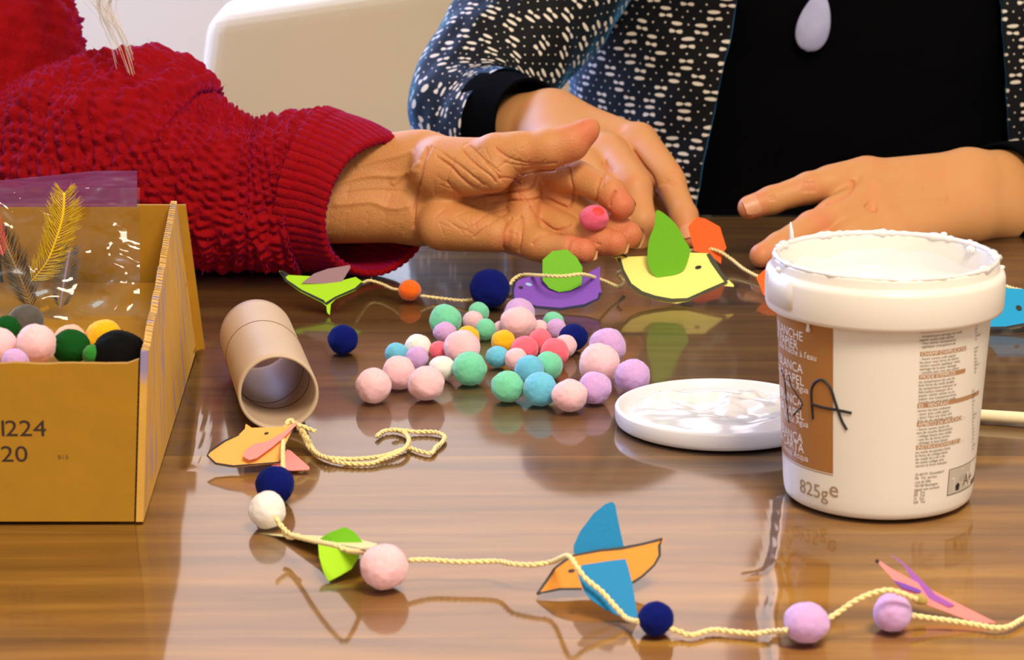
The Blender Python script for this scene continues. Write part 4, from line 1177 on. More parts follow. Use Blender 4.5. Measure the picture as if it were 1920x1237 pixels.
# blue bird at the right behind the bucket
Z = zc(1400, 400, 2.062)
P = P3(1880, 616, 0.0012); n = TILT(40)
bird('paper_bird', (P.x, P.y, TZ + T0), 'bright blue paper bird with a black eye beside the bucket rim', G2, [
    ('body', sheet(Z([(890, 442), (920, 400), (960, 350), (985, 285), (1010, 290), (1060, 292), (1130, 300), (1200, 330), (1240, 300), (1250, 400), (1180, 440), (1072, 432), (1000, 445), (940, 446)]), P, n), paper('cyan', (0.006, 0.30, 0.58)), None),
    ('eye', eye_on(Z([(1042, 370), (1052, 366), (1062, 364)]), P, n, 0.0022, 0.0005), INK, 'body'),
    ('outline', stroke_on(Z([(900, 441), (940, 443), (1000, 442), (1072, 429), (1180, 437)]), P, n, 0.0007), INK, 'body')])

# ================================================================== yarn
def yarn(pts, label, r=0.0011, fuzz=0.0, base=None):
    o = link('yarn_string', mesh(*yarn_geo(pts, r, fuzz=fuzz)), YARN, None, True)
    b = pts[0]; origin_to(o, (b[0], b[1], b[2])); tag(o, label, 'yarn'); return o
def Zp(f, L): return [at_z(*f([(x, y)])[0], T0 + z) for x, y, z in L]
Z = zc(370, 540, 2.69)
yarn(Zp(Z, [(460, 668, .012), (440, 720, .0135), (432, 800, .012), (432, 870, .011), (433, 912, .0125), (432, 930, .013)]), 'cream yarn crossing the orange bird to the navy pom-pom')
yarn(Zp(Z, [(445, 690, .014), (470, 665, .0155), (500, 690, .013), (535, 750, .006), (575, 815, .0015), (640, 855, .0012), (740, 882, .0012), (870, 884, .0012), (940, 860, .0018), (1030, 822, .0030), (1066, 775, .003), (1050, 735, .0015), (1000, 716, .0012), (940, 722, .0012), (905, 748, .0012)]), 'cream yarn tail ending in an open loop beside the orange bird')
yarn(Zp(Z, [(480, 675, .015), (520, 705, .011), (560, 765, .0045), (595, 825, .0025), (660, 855, .0028), (780, 862, .0014), (900, 852, .0014), (970, 838, .0014), (1060, 806, .0012), (1120, 822, .0012), (1180, 832, .0012), (1205, 800, .0012), (1235, 778, .0012), (1246, 748, .0012), (1200, 726, .0012), (1100, 724, .0012), (985, 713, .0032)]), 'cream yarn tail with a kinked end on the table beside the heap')
yarn(Zp(Z, [(478, 672, .0160), (510, 690, .0150), (545, 702, .013), (595, 722, .012)]), 'short cut yarn end sticking out of the bow by the tube')
Z = zc(400, 860, 3.2)
yarn(Zp(Z, [(370, 345, .016), (410, 405, .012), (470, 455, .010), (600, 490, .016), (740, 520, .021), (800, 548, .020), (905, 560, .012)]), 'cream yarn from the white pom-pom over the green wings')
yarn(Zp(Z, [(420, 440, .0085), (455, 470, .008), (490, 465, .010), (520, 455, .011)]), 'small cream yarn knot beside the white pom-pom')
Z = zc(960, 900, 3.671)
ya = at_z(766, 1050, T0 + .010)
yarn([ya] + Zp(zc(400, 860, 3.2), [(1300, 606, .009), (1480, 618, .0085), (1700, 614, .009)]) + Zp(Z, [(0, 575, .011), (150, 582, .012), (280, 560, .014), (385, 520, .0225), (440, 585, .021), (500, 670, .0165), (620, 770, .0115), (720, 880, .0065), (790, 950, .0032), (870, 972, .006)]), 'cream yarn from the pale pink pom-pom through the orange and blue bird')
Z3 = zc(1400, 960, 3.692)
yarn(Zp(Z, [(1075, 1015, .0035), (1150, 1040, .0022), (1240, 1065, .0016), (1380, 1030, .0016), (1500, 1040, .0016), (1640, 1055, .0016)]) + Zp(Z3, [(60, 840, .0018), (160, 825, .003), (280, 815, .007)]), 'cream yarn between the navy and the round lilac pom-pom')
yarn(Zp(Z3, [(565, 738, .010), (640, 690, .012), (740, 620, .016), (860, 565, .019), (980, 540, .0205), (1080, 565, .0185), (1180, 605, .015)]), 'cream yarn arching between two lilac pom-poms')
yarn(Zp(Z3, [(1080, 705, .007), (1250, 730, .0045), (1420, 752, .003), (1600, 780, .0016), (1720, 800, .0014), (1820, 790, .0014), (1900, 745, .0014), (1990, 700, .0014)]), 'cream yarn passing under the pink paper bird and out to the side')
Z = zc(500, 440, 3.84)
yarn(Zp(Z, [(640, 345, .012), (680, 350, .009), (740, 330, .007), (820, 350, .006), (900, 385, .006), (945, 395, .007)]), 'fuzzy cream yarn between the green bird and the orange pom-pom', 0.0009, 0.004)
yarn(Zp(Z, [(1110, 440, .004), (1200, 450, .002), (1300, 462, .0016), (1400, 472, .002), (1490, 465, .004)]), 'fuzzy cream yarn between the orange and the large navy pom-pom', 0.0009, 0.004)
Z = zc(900, 380, 3.31)
yarn(Zp(Z, [(185, 510, .010), (215, 470, .013), (270, 447, .015), (400, 452, .022), (520, 455, .0235), (640, 445, .023), (760, 482, .011), (860, 520, .004), (892, 490, .004), (852, 442, .009), (880, 425, .012)]), 'cream yarn over the purple bird to the yellow bird')
yarn(Zp(Z, [(1295, 298, .006), (1400, 285, .009), (1480, 300, .009), (1560, 350, .005), (1640, 412, .0025), (1745, 466, .0016), (1830, 490, .0016)]), 'golden yarn from the fingertip past the bucket')
Z = zc(1400, 400, 2.062)
yarn(Zp(Z, [(960, 300, .010), (985, 278, .011), (1030, 290, .012), (1080, 300, .010), (1200, 310, .003)]), 'cream yarn along the back of the bright blue bird')
#@@PEOPLE
# ================================================================== people
SOLID_OFF = 0.0
def J(px, py, Y): return np.array(at_y(px, py, Y))
def loft(ctrl, nu, nv, disp=None, closed_phase=0.0):
    """ctrl rows (x, y, z, ra, rb): smooth sleeve; returns V, Q, UV, normals"""
    C = catmull(ctrl, nu); pts, fr = frames([Vector(c[:3]) for c in C])
    ang = np.linspace(0, 2 * math.pi, nv + 1)
    s = np.concatenate([[0], np.cumsum(np.linalg.norm(np.diff(C[:, :3], axis=0), axis=1))])
    V = np.zeros((nu, nv + 1, 3)); Nm = np.zeros_like(V); UV = np.zeros((nu, nv + 1, 2))
    rm = float(np.mean(C[:, 3:5]))
    for i in range(nu):
        t, a, b = (np.array(x) for x in fr[i]); ra, rb = C[i, 3], C[i, 4]
        nrm = np.outer(np.cos(ang), a) + np.outer(np.sin(ang), b)
        V[i] = C[i, :3] + np.outer(np.cos(ang) * ra, a) + np.outer(np.sin(ang) * rb, b)
        Nm[i] = nrm; UV[i, :, 0] = ang * rm; UV[i, :, 1] = s[i]
    if disp is not None: V += Nm * disp(UV[:, :, 1], UV[:, :, 0], ang[None, :] + 0 * UV[:, :, 1], V)[..., None]
    V[:, -1] = V[:, 0]
    I = np.arange(nu * (nv + 1)).reshape(nu, nv + 1)
    Q = np.stack([I[:-1, :-1].ravel(), I[:-1, 1:].ravel(), I[1:, 1:].ravel(), I[1:, :-1].ravel()], 1)
    return V.reshape(-1, 3), Q, UV.reshape(-1, 2), Nm.reshape(-1, 3)
def loft_obj(name, V, Q, UV, m, parent):
    me = mesh_np(V, Q)
    uvl = me.uv_layers.new(name='UVMap')
    li = np.zeros(len(me.loops), np.int32); me.loops.foreach_get('vertex_index', li)
    uvl.data.foreach_set('uv', UV[li].astype(np.float32).ravel())
    return link(name, me, m, parent)
def nz3(V, sc, seed=0):
    """cheap smooth noise for arrays"""
    r = np.random.default_rng(seed); out = np.zeros(V.shape[:-1])
    for k in range(9):
        d = r.normal(0, 1, 3); out += np.sin(V @ (d * sc) + r.uniform(0, 6.28))
    return out / 3.5
def nail(tip, base, up, r, l, w=0.95, lift=1.02, over=0.0):
    """curved nail plate on the back of a fingertip"""
    tip, base, up = Vector(tip), Vector(base), Vector(up)
    d = (tip - base).normalized(); up = (up - d * up.dot(d)).normalized(); sd = d.cross(up)
    v = []; f = []; nu_, nv_ = 8, 8
    for j in range(nv_ + 1):
        t = j / nv_; L = -l * 0.55 + l * t + over * t
        half = w * (0.82 + 0.18 * math.sin(math.pi * min(1, t * 1.2))) * (1 if 0.12 < t < 0.9 else 0.8)
        for i in range(nu_ + 1):
            x = (i / nu_ * 2 - 1) * half
            drop = 0.16 * max(0, t - 0.3) ** 1.5
            v.append(tip + d * L + sd * (r * math.sin(x)) + up * (r * (lift - drop) * math.cos(x) ** 0.9))
    for j in range(nv_):
        for i in range(nu_): a = j * (nu_ + 1) + i; f.append((a, a + 1, a + nu_ + 2, a + nu_ + 1))
    return mesh(v, f)
def finger(prims, js, rs, k=0.0032):
    for i in range(len(js) - 1): prims.append(('c', js[i], js[i + 1], rs[i], rs[i + 1], k))
def arm_core(pts, r):
    v, f = tube([Vector(p) for p in pts], r, 16, False); return np.array([tuple(x) for x in v]), np.array(f), None
def head_parts(c, yaw, s=1.0):
    """low-detail head, out of the picture, facing yaw (0 = towards -Y)"""
    c = np.array(c); fw = np.array([math.sin(yaw), -math.cos(yaw), 0]); sd = np.array([math.cos(yaw), math.sin(yaw), 0]); up = np.array([0, 0, 1.])
    Rm = np.stack([sd, fw, up], 1)
    pr = [('e', c + up * .02 * s, Rm, (.074 * s, .092 * s, .098 * s), .02), ('e', c - up * .045 * s + fw * .025 * s, Rm, (.056 * s, .062 * s, .070 * s), .03),
          ('c', c + fw * .088 * s + up * .012 * s, c + fw * .108 * s - up * .022 * s, .008 * s, .013 * s, .012),
          ('e', c + sd * .076 * s - up * .005 * s, Rm, (.008, .018, .03), .006), ('e', c - sd * .076 * s - up * .005 * s, Rm, (.008, .018, .03), .006),
          ('c', c + fw * .080 * s - up * .058 * s - sd * .018, c + fw * .080 * s - up * .058 * s + sd * .018, .007, .007, .008),
          ('c', c - up * .05 * s - fw * .015, c - up * .20 * s - fw * .03, .050 * s, .056 * s, .03)]
    f = field(pr); V, Q = surface(f, c - [.13, .13, .25], c + [.13, .13, .14], 0.004)
    eyes = [c + fw * .083 * s + sd * e * .032 * s + up * .012 * s for e in (-1, 1)]
    return (V, Q, np.full(len(V), .1)), eyes, (fw, sd, up)

# ------------------------------------------------------------------ person in the red sweater
pr1 = empty('person', (-0.57, 2.13, 0), 'person in a fuzzy red knitted sweater holding out an open palm over the table', 'person')
op = []
CA = [J(790, 303, 1.757), J(792, 335, 1.763), J(790, 370, 1.757), J(788, 402, 1.746)]
for a, b, r in ((J(560, 318, 1.775), CA[0], .0215), (J(560, 385, 1.760), CA[3], .0205)):
    op.append(('c', a, b, .026, r * 0.9, .02))
MI, MM, MR, MP = J(1004, 316, 1.754), J(1012, 358, 1.750), J(990, 404, 1.735), J(958, 441, 1.714)
for a, b, r in zip(CA, (MI, MM, MR, MP), (.0125, .0125, .0120, .0110)): op.append(('c', a, b, .0165, r, .014))
Rm = np.eye(3)
op.append(('c', J(825, 320, 1.728), J(925, 324, 1.708), .0185, .0130, .010))     # ball of the thumb
op.append(('c', J(835, 305, 1.738), J(945, 292, 1.715), .0165, .0120, .010))
op.append(('c', J(830, 425, 1.718), J(930, 440, 1.700), .0160, .0115, .010))     # heel of the palm
op.append(('c', J(985, 345, 1.730), J(985, 420, 1.712), .0095, .0095, .010))     # pads under the fingers
finger(op, [J(930, 286, 1.715), J(975, 283, 1.711), J(1030, 279, 1.708), J(1070, 268, 1.708), J(1100, 246, 1.711), J(1109, 238, 1.713)], [.0128, .0115, .0120, .0108, .0068, .0048], .006)
oi_ = [MI, J(1085, 333, 1.722), J(1146, 362, 1.705), J(1166, 386, 1.698)]
om_ = [MM, J(1100, 405, 1.724), J(1155, 428, 1.706), J(1180, 441, 1.700)]
or_ = [MR, J(1075, 440, 1.706), J(1128, 452, 1.692), J(1152, 456, 1.688)]
ok_ = [MP, J(1022, 463, 1.693), J(1068, 469, 1.682), J(1094, 470, 1.679)]
for js, rs in ((oi_, [.0120, .0103, .0094, .0086]), (om_, [.0118, .0102, .0094, .0087]), (or_, [.0114, .0096, .0090, .0084]), (ok_, [.0106, .0094, .0087, .0081])):
    finger(op, js, rs)
    op.append(('c', js[0] + (js[1] - js[0]) * .2, js[0] + (js[1] - js[0]) * .75, rs[1] * 1.08, rs[1] * 1.04, .006))
Z1 = zc(640, 200, 3.2)
cr = []
def C_(pts, w=1.6, d=0.0009): cr.append((dense(Z1(pts), 4, False), w, d))
C_([(1185, 400), (1150, 480), (1040, 505), (900, 520), (800, 490), (720, 430), (650, 350), (560, 290)], 2.0, .0013)
C_([(1060, 400), (1130, 390), (1180, 385), (1290, 375)], 2.0, .0012)
C_([(620, 440), (700, 520), (760, 545), (870, 525), (960, 515)], 1.8, .0010)
C_([(520, 230), (490, 330), (470, 450), (440, 600), (430, 740)], 2.0, .0012)
C_([(545, 230), (505, 300)], 1.5, .0006)
C_([(880, 575), (1000, 560), (1150, 555), (1220, 545), (1300, 580), (1370, 610)], 1.8, .0011)
C_([(1130, 590), (1200, 680), (1290, 740), (1380, 700)], 1.7, .0010)
C_([(1370, 360), (1375, 440), (1395, 530), (1360, 610)], 2.0, .0013)
C_([(1020, 660), (990, 760), (980, 870)], 2.0, .0013)
C_([(1070, 650), (1090, 680), (1080, 760), (1062, 880)], 1.8, .0009)
C_([(1010, 620), (900, 690), (790, 790)], 1.5, .0007)
C_([(1000, 600), (860, 650), (740, 750)], 1.5, .0006)
C_([(1140, 830), (1190, 775), (1260, 755)], 1.8, .0011)
C_([(1350, 920), (1370, 820), (1390, 790)], 1.6, .0009)
C_([(1560, 420), (1530, 500), (1530, 590)], 1.8, .0009)
C_([(1590, 400), (1560, 490)], 1.5, .0006)
C_([(1650, 500), (1612, 560), (1610, 600)], 1.7, .0010)
C_([(920, 240), (1010, 310), (1150, 345), (1300, 340)], 1.7, .0007)
C_([(960, 330), (1080, 355), (1200, 352), (1300, 335)], 1.4, .0005)
C_([(720, 250), (800, 340), (900, 420), (930, 460)], 1.6, .0008)
C_([(600, 270), (720, 360), (790, 420), (860, 480)], 1.6, .0008)
C_([(850, 320), (930, 400), (960, 440)], 1.5, .0007)
C_([(770, 230), (850, 310), (960, 400)], 1.4, .0006)
C_([(940, 430), (1020, 430), (1080, 470)], 1.5, .0006)
C_([(680, 300), (640, 420), (640, 470)], 1.4, .0005)
C_([(1500, 810), (1560, 830)], 1.5, .0006)
C_([(1000, 480), (1060, 440), (1100, 400)], 1.4, .0005)
# raised tendons and veins of the wrist
C_([(-60, 470), (80, 430), (200, 412), (330, 415), (470, 380)], 5.0, -.0008)
C_([(-60, 590), (60, 580), (180, 572), (260, 600), (340, 610), (420, 590)], 5.0, -.0008)
C_([(300, 470), (380, 415), (480, 330)], 4.0, -.0006)
C_([(80, 360), (200, 325), (320, 300), (440, 265)], 4.5, -.0006)
C_([(20, 520), (120, 505), (240, 500), (400, 510)], 3.0, .0004)
rr_ = random.Random(5)
for k in range(60):      # fine wrinkles
    x, y = rr_.uniform(470, 1120), rr_.uniform(240, 720); a = rr_.choice((0.75, 0.6, 1.4, -0.5)) + rr_.uniform(-.25, .25); L = rr_.uniform(50, 150)
    C_([(x, y), (x + L * .5 * math.cos(a) + rr_.uniform(-8, 8), y + L * .5 * math.sin(a)), (x + L * math.cos(a), y + L * math.sin(a))], 1.5, rr_.uniform(.00012, .00028))
for k in range(26):      # fine skin folds running round the wrist
    x, y = rr_.uniform(-80, 420), rr_.uniform(300, 720)
    C_([(x, y), (x - 8, y + rr_.uniform(20, 40)), (x - 20 + rr_.uniform(-8, 8), y + rr_.uniform(60, 110))], 1.8, rr_.uniform(.0001, .00022))
bl_ = [(oi_[3], .014, .9), (om_[3], .014, .9), (or_[3], .013, .9), (ok_[3], .014, .9), (J(1095, 255, 1.705), .016, .7), (J(1020, 300, 1.70), .016, .3), (J(1000, 360, 1.72), .02, .25), (J(960, 470, 1.69), .014, .35)]
hand1 = build_hand(op, 0.00062, cr, bl_)
hp1, eyes1, hf1 = head_parts((-0.42, 1.95, TZ + 0.42), math.radians(50))
torso1 = arm_core([(-.56, 2.13, .48), (-.56, 2.13, .75), (-.55, 2.11, .98), (-.50, 2.05, 1.06)], [.12, .12, .11, .06])
arm1 = arm_core([tuple(J(-190, -260, 2.06)), tuple(J(-70, -110, 1.98)), tuple(J(-20, 120, 1.895)), tuple(J(-15, 320, 1.85)), tuple(J(300, 340, 1.79)), tuple(J(600, 350, 1.768))], [.04, .042, .04, .04, .034, .024])
body1 = link('body', mesh_np(*join_np([hand1, hp1, torso1, arm1])), SKIN_OLD, pr1)
NAIL_OLD = mat('fingernail_old', (0.72, 0.42, 0.20), 0.35)
tocam = lambda p: (CAM - Vector(p)).normalized()
for js, r in ((om_, .0087), (or_, .0084), (ok_, .0081)):
    back = Vector((0.35, 0.75, -0.15))
    link('fingernail', nail(js[3], js[2], back, r, .0115, 1.05, 1.02, .0022), NAIL_OLD, body1, True)
link('fingernail', nail(oi_[3], oi_[2], Vector((0.8, .6, -.1)), .0086, .010, 0.9, 1.0, .0), NAIL_OLD, body1, True)
link('fingernail', nail(J(1103, 244, 1.711), J(1075, 266, 1.708), Vector((-.35, .55, .75)), .0060, .012, 1.0, 1.0, -.001), NAIL_OLD, body1, True)
for e in eyes1:
    bmv, bmf = lathe([(math.sin(t) * .011, -math.cos(t) * .011) for t in np.linspace(.02, 3.12, 9)], 14, tuple(e)); link('eye', mesh(bmv, bmf), mat('dark_eye', (.05, .04, .03), .2), body1, True)

SWEATER = mat('red_wool', (0.27, 0.0004, 0.002), 0.9, sheen=0.24, sheen_tint=(0.40, 0.02, 0.80), bump=1.0, bscale=420, var=0.25, vscale=120, spec=0.15)  # purple sheen tint stands in for the cool rim light
def knit(s, w, ang_, V):
    cell = .0068
    s = s + .0016 * nz3(V, 120, 21); w = w + .0016 * nz3(V, 120, 22)
    row = np.floor(s / cell); b = np.abs(np.sin(math.pi * s / cell)) * np.abs(np.sin(math.pi * (w / cell + .5 * (row % 2))))
    return .0042 * b - .0014 + .0050 * nz3(V, 50, 3) + .0016 * nz3(V, 230, 4) + .0010 * nz3(V, 500, 8)
def sleeve_rows(L): return [tuple(J(px, py, Y)) + (ra, rb) for px, py, Y, ra, rb in L]
rows = sleeve_rows([(-260, 330, 1.87, .050, .050), (-80, 372, 1.84, .054, .052), (50, 345, 1.815, .058, .056), (150, 318, 1.80, .071, .060), (262, 303, 1.788, .077, .062), (335, 334, 1.779, .066, .058), (415, 358, 1.772, .0575, .054), (485, 367, 1.772, .0525, .052), (555, 357, 1.772, .0550, .052), (592, 358, 1.769, .0530, .050), (624, 366, 1.764, .0465, .043)])
V, Q, UV, Nm = loft(rows, 330, 300, knit)
V[:, 2] = np.maximum(V[:, 2], TZ + .0024)
sl1 = loft_obj('sweater_sleeve', V, Q, UV, SWEATER, pr1)
Vs, Ns = [V], [Nm]
crow = sleeve_rows([(578, 350, 1.772, .0525, .049), (606, 358, 1.768, .0520, .048), (634, 364, 1.762, .0500, .046), (664, 374, 1.755, .0480, .044), (694, 386, 1.746, .0455, .043), (700, 388, 1.7435, .0440, .0415)])
def rib(s, w, a, V): return .0016 * np.abs(np.sin(a * 27)) + .0010 * nz3(V, 70, 6)
V, Q, UV, Nm = loft(crow, 90, 420, rib)
V[:, 2] = np.maximum(V[:, 2], TZ + .0024)
cuff1 = loft_obj('sweater_cuff', V, Q, UV, SWEATER, pr1); _md = cuff1.modifiers.new('thickness', 'SOLIDIFY'); _md.thickness = .0045; _md.offset = SOLID_OFF; Vs.append(V); Ns.append(Nm)
rows = sleeve_rows([(-20, 300, 1.87, .060, .060), (-10, 150, 1.89, .070, .062), (-32, 20, 1.925, .066, .062), (-70, -110, 1.98, .070, .066), (-190, -260, 2.06, .080, .075)])
V, Q, UV, Nm = loft(rows, 130, 150, knit); loft_obj('sweater_upper_sleeve', V, Q, UV, SWEATER, pr1); Vs.append(V); Ns.append(Nm)
trow = [(-.57, 2.13, .40, .16, .20), (-.57, 2.13, .60, .15, .19), (-.57, 2.13, .85, .14, .19), (-.54, 2.11, 1.0, .11, .16), (-.50, 2.07, 1.06, .07, .08)]
V, Q, UV, Nm = loft(trow, 110, 220, knit); loft_obj('sweater_body', V, Q, UV, SWEATER, pr1)
fv = []; ff = []
VV = np.concatenate(Vs); NN = np.concatenate(Ns)
q = proj(VV); keep = np.where((q[:, 0] > -60) & (q[:, 0] < 790))[0]
for k in RNG.choice(keep, 15000):
    p = Vector(VV[k]); nrm = Vector(NN[k]); t = Vector(RNG.normal(0, 1, 3)); d = (nrm + t * .55).normalized(); L = RNG.uniform(.0015, .0048); s = d.cross(t).normalized() * .00008
    m = p + d * L * .55; e = m + (d + Vector(RNG.normal(0, .5, 3))).normalized() * L * .45
    if e.z < TZ + .002: continue
    o = len(fv); fv += [p + s, p - s, m - s, m + s, e]; ff += [(o, o + 1, o + 2, o + 3), (o + 3, o + 2, o + 4)]
tag(link('wool_fuzz', mesh(fv, ff), mat('rim_lit_fibre', (0.50, 0.010, 0.10), 0.8, sheen=1.0, sheen_tint=(.6, .1, .8)), pr1), kind='stuff')  # purple in fibre colour and sheen stands in for blue window light
# long grey hair: cap out of the picture and strands hanging into it
GREYHAIR = mat('grey_hair', (0.50, 0.42, 0.36), 0.45)
geos = []
c0 = np.array((-0.42, 1.95, TZ + 0.44)); f = field([('e', c0 + [-.012, .012, .012], np.eye(3), (.092, .092, .105), .02), ('e', c0 + [-.035, .035, -.06], np.eye(3), (.075, .075, .10), .03)])
Vh, Qh = surface(f, c0 - .2, c0 + .2, .005); link('hair', mesh_np(Vh, Qh), GREYHAIR, pr1)
rh = random.Random(4)
for k in range(46):
    gx_ = rh.gauss(0, 1); top = np.array((-.365, 1.87, TZ + .38)) + np.array([rh.uniform(-.03, .03), rh.uniform(-.03, .03), 0])
    if k < 20: a, b = (200 + gx_ * 9, 20), (246 + gx_ * 3.5, 100 + rh.uniform(-15, 45))
    elif k < 34: a, b = (182 + gx_ * 6, 20), (218 + gx_ * 9, 60 + rh.uniform(0, 85))
    else: a, b = (160 + gx_ * 12, -20), (215 + gx_ * 10, 20 + rh.uniform(0, 50))
    p1 = J(a[0] - 14, a[1] - 110, 1.775); p2 = J(*a, 1.765); p3 = J(0.5 * (a[0] + b[0]) + 4, 0.5 * (a[1] + b[1]), 1.758); p4 = J(*b, 1.752)
    cc = catmull([tuple(top), tuple(p1), tuple(p2), tuple(p3), tuple(p4)], 18)
    geos.append(tube([Vector(x) for x in cc], [.00042 - .00030 * i / 17 for i in range(18)], 4, False))
tag(link('hair_strands', mesh(*merge(*geos)), mat('pale_grey_hair', (0.62, 0.52, 0.44), 0.4), pr1), 'wispy grey strands', kind='stuff')

# soft pink ball held in the open palm
pb = J(1114, 408, 1.688); Rb = 26.5 * depth(Vector(pb)) / F
pbo = empty('foam_ball', tuple(pb), 'hot pink ball with a red spot resting on the fingers of the open hand', 'ball')
o = bpy.data.objects.new('ball', PM[3]); COL.objects.link(o); o.material_slots[0].link = 'OBJECT'; o.material_slots[0].material = mat('hot_pink_ball', (0.92, 0.12, 0.22), 0.7, sheen=.2, bump=.5, bscale=700)
o.scale = (Rb * 1.04, Rb, Rb * .88); o.parent = pbo
d = (Vector((.30, -.60, .72))).normalized(); v = []; fcs = []
s1 = d.cross(Vector((0, 0, 1))).normalized(); s2 = s1.cross(d)
for j in range(6):
    for i in range(20):
        a = 2 * math.pi * i / 20; rr = j / 5 * .42; x = (d + (s1 * math.cos(a) * 1.1 + s2 * math.sin(a)) * rr).normalized(); x = Vector((x.x * 1.04, x.y, x.z * .88)) * Rb * (1.045 - .03 * (j / 5) ** 2)
        v.append(Vector(pb) + x)
for j in range(5):
    for i in range(20): i2 = (i + 1) % 20; fcs.append((j * 20 + i, j * 20 + i2, j * 20 + 20 + i2, j * 20 + 20 + i))
link('red_spot', mesh(v, fcs), mat('red_spot', (0.85, 0.035, 0.03), .6), pbo, True)

# ------------------------------------------------------------------ person in the patterned jacket
pr2 = empty('person', (0.27, 2.27, 0), 'person in a black top and black and white patterned knit jacket threading the birds', 'person')
rp = []
fa, wr = J(880, 262, 2.06), J(1025, 240, 1.985)
rp.append(('c', fa, J(1020, 222, 1.995), .030, .0205, .02)); rp.append(('c', J(880, 275, 2.05), J(1035, 262, 1.972), .030, .0205, .02))
m_i, m_m, m_r, m_p = J(1197, 267, 1.935), J(1140, 287, 1.912), J(1090, 312, 1.892), J(1050, 340, 1.878)
for a, b, r in ((J(1050, 220, 1.99), m_i, .0125), (J(1040, 240, 1.98), m_m, .0125), (J(1032, 258, 1.97), m_r, .0120), (J(1026, 275, 1.96), m_p, .011)):
    rp.append(('c', a, b, .0165, r, .018))
ri = [m_i, J(1256, 342, 1.886), J(1283, 405, 1.856), J(1292, 445, 1.842)]
rmid = [m_m, J(1190, 352, 1.862), J(1203, 415, 1.842), J(1195, 452, 1.845)]
rri = [m_r, J(1140, 375, 1.850), J(1155, 428, 1.838), J(1150, 452, 1.845)]
rpk = [m_p, J(1090, 392, 1.845), J(1110, 432, 1.838), J(1112, 455, 1.845)]
for js, rs in ((ri, [.0128, .0108, .0093, .0080]), (rmid, [.0128, .0118, .0100, .0085]), (rri, [.0122, .0108, .0092, .008]), (rpk, [.011, .0095, .0082, .0075])):
    finger(rp, js, rs, .0045)
    rp.append(('c', js[0], js[0] + (js[1] - js[0]) * .8, rs[0], rs[1] * 1.05, .007))
finger(rp, [J(1080, 232, 2.0), J(1165, 300, 1.965), J(1222, 375, 1.925), J(1262, 432, 1.872)], [.017, .014, .011, .0085], .006)
Z2 = zc(900, 150, 3.0917); cr = []
def C2(pts, w=2.0, d=.0008): cr.append((dense(Z2(pts), 4, False), w, d))
C2([(880, 400), (940, 490), (1000, 570), (1018, 680)], 3.0, .0012)
C2([(715, 470), (760, 540)], 3.0, .0014)
for dx in (-12, 0, 14): C2([(1055 + dx, 600 - dx), (1100 + dx, 580 - dx), (1140 + dx, 610 - dx)], 1.8, .0005)
C2([(1180, 870), (1205, 862), (1240, 880)], 1.4, .0004)
bl2 = [(ri[3], .012, .5), (ri[1], .012, .35), (m_i, .012, .35), (m_m, .012, .45), (rmid[1], .014, .3)]
handR = build_hand(rp, .0008, cr, bl2)
lp_ = []
lp_.append(('c', J(2010, 350, 1.945), J(1835, 335, 1.895), .031, .0200, .02)); lp_.append(('c', J(2010, 400, 1.930), J(1840, 395, 1.880), .031, .0200, .02))
q_i, q_m, q_r, q_p = J(1624, 332, 1.868), J(1632, 372, 1.852), J(1648, 412, 1.838), J(1672, 446, 1.826)
for a, b, r in ((J(1800, 328, 1.890), q_i, .0125), (J(1800, 355, 1.885), q_m, .0125), (J(1800, 385, 1.878), q_r, .012), (J(1805, 410, 1.872), q_p, .011)):
    lp_.append(('c', a, b, .0165, r, .018))
li_ = [q_i, J(1518, 352, 1.850), J(1447, 375, 1.842), J(1406, 389, 1.838)]
lm_ = [q_m, J(1522, 425, 1.812), J(1462, 461, 1.788), J(1428, 479, 1.778)]
lr_ = [q_r, J(1560, 462, 1.800), J(1510, 488, 1.775), J(1485, 497, 1.765)]
lk_ = [q_p, J(1610, 480, 1.790), J(1572, 498, 1.770), J(1552, 505, 1.762)]
for js, rs in ((li_, [.0125, .0108, .0094, .0086]), (lm_, [.0125, .0105, .0092, .0083]), (lr_, [.012, .010, .0088, .008]), (lk_, [.011, .009, .008, .0073])):
    finger(lp_, js, rs, .0040)
    lp_.append(('c', js[0], js[0] + (js[1] - js[0]) * .6, rs[0], rs[1] * 1.05, .009))
finger(lp_, [J(1790, 340, 1.905), J(1700, 350, 1.905), J(1640, 362, 1.895), J(1606, 366, 1.885)], [.017, .013, .0105, .0085], .006)
Z3_ = zc(1340, 240, 3.31); cr = []
def C3(pts, w=2.0, d=.0008): cr.append((dense(Z3_(pts), 4, False), w, d))
C3([(690, 468), (800, 430), (850, 380), (858, 320)], 2.6, .0010)
for dx in (-22, 0, 24, 45): C3([(570 + dx, 330), (580 + dx, 360), (572 + dx, 400)], 1.8, .0005)
C3([(362, 410), (372, 450)], 1.8, .0005); C3([(340, 420), (350, 455)], 1.8, .0004)
C3([(940, 470), (970, 500), (1010, 500)], 5, .0012); C3([(900, 300), (1100, 380), (1300, 380)], 6, -.0006); C3([(1040, 470), (1250, 440), (1450, 430)], 6, -.0006)
bl3 = [(li_[3], .013, .55), (li_[1], .012, .3), (lm_[1], .013, .75), (lm_[3], .013, .5), (q_i, .012, .35), (J(1630, 390, 1.84), .012, .5)]
handL = build_hand(lp_, .0008, cr, bl3)
hp2, eyes2, hf2 = head_parts((0.285, 2.20, TZ + 0.50), math.radians(-8))
torso2 = arm_core([(.27, 2.30, .45), (.27, 2.30, .75), (.27, 2.28, 1.0), (.28, 2.25, 1.10)], [.11, .11, .11, .05])
armR = arm_core([(.10, 2.30, TZ + .24), tuple(J(1040, -60, 2.17)), tuple(J(900, 150, 2.12)), tuple(J(870, 240, 2.08)), tuple(J(900, 265, 2.05))], [.05, .042, .04, .034, .03])
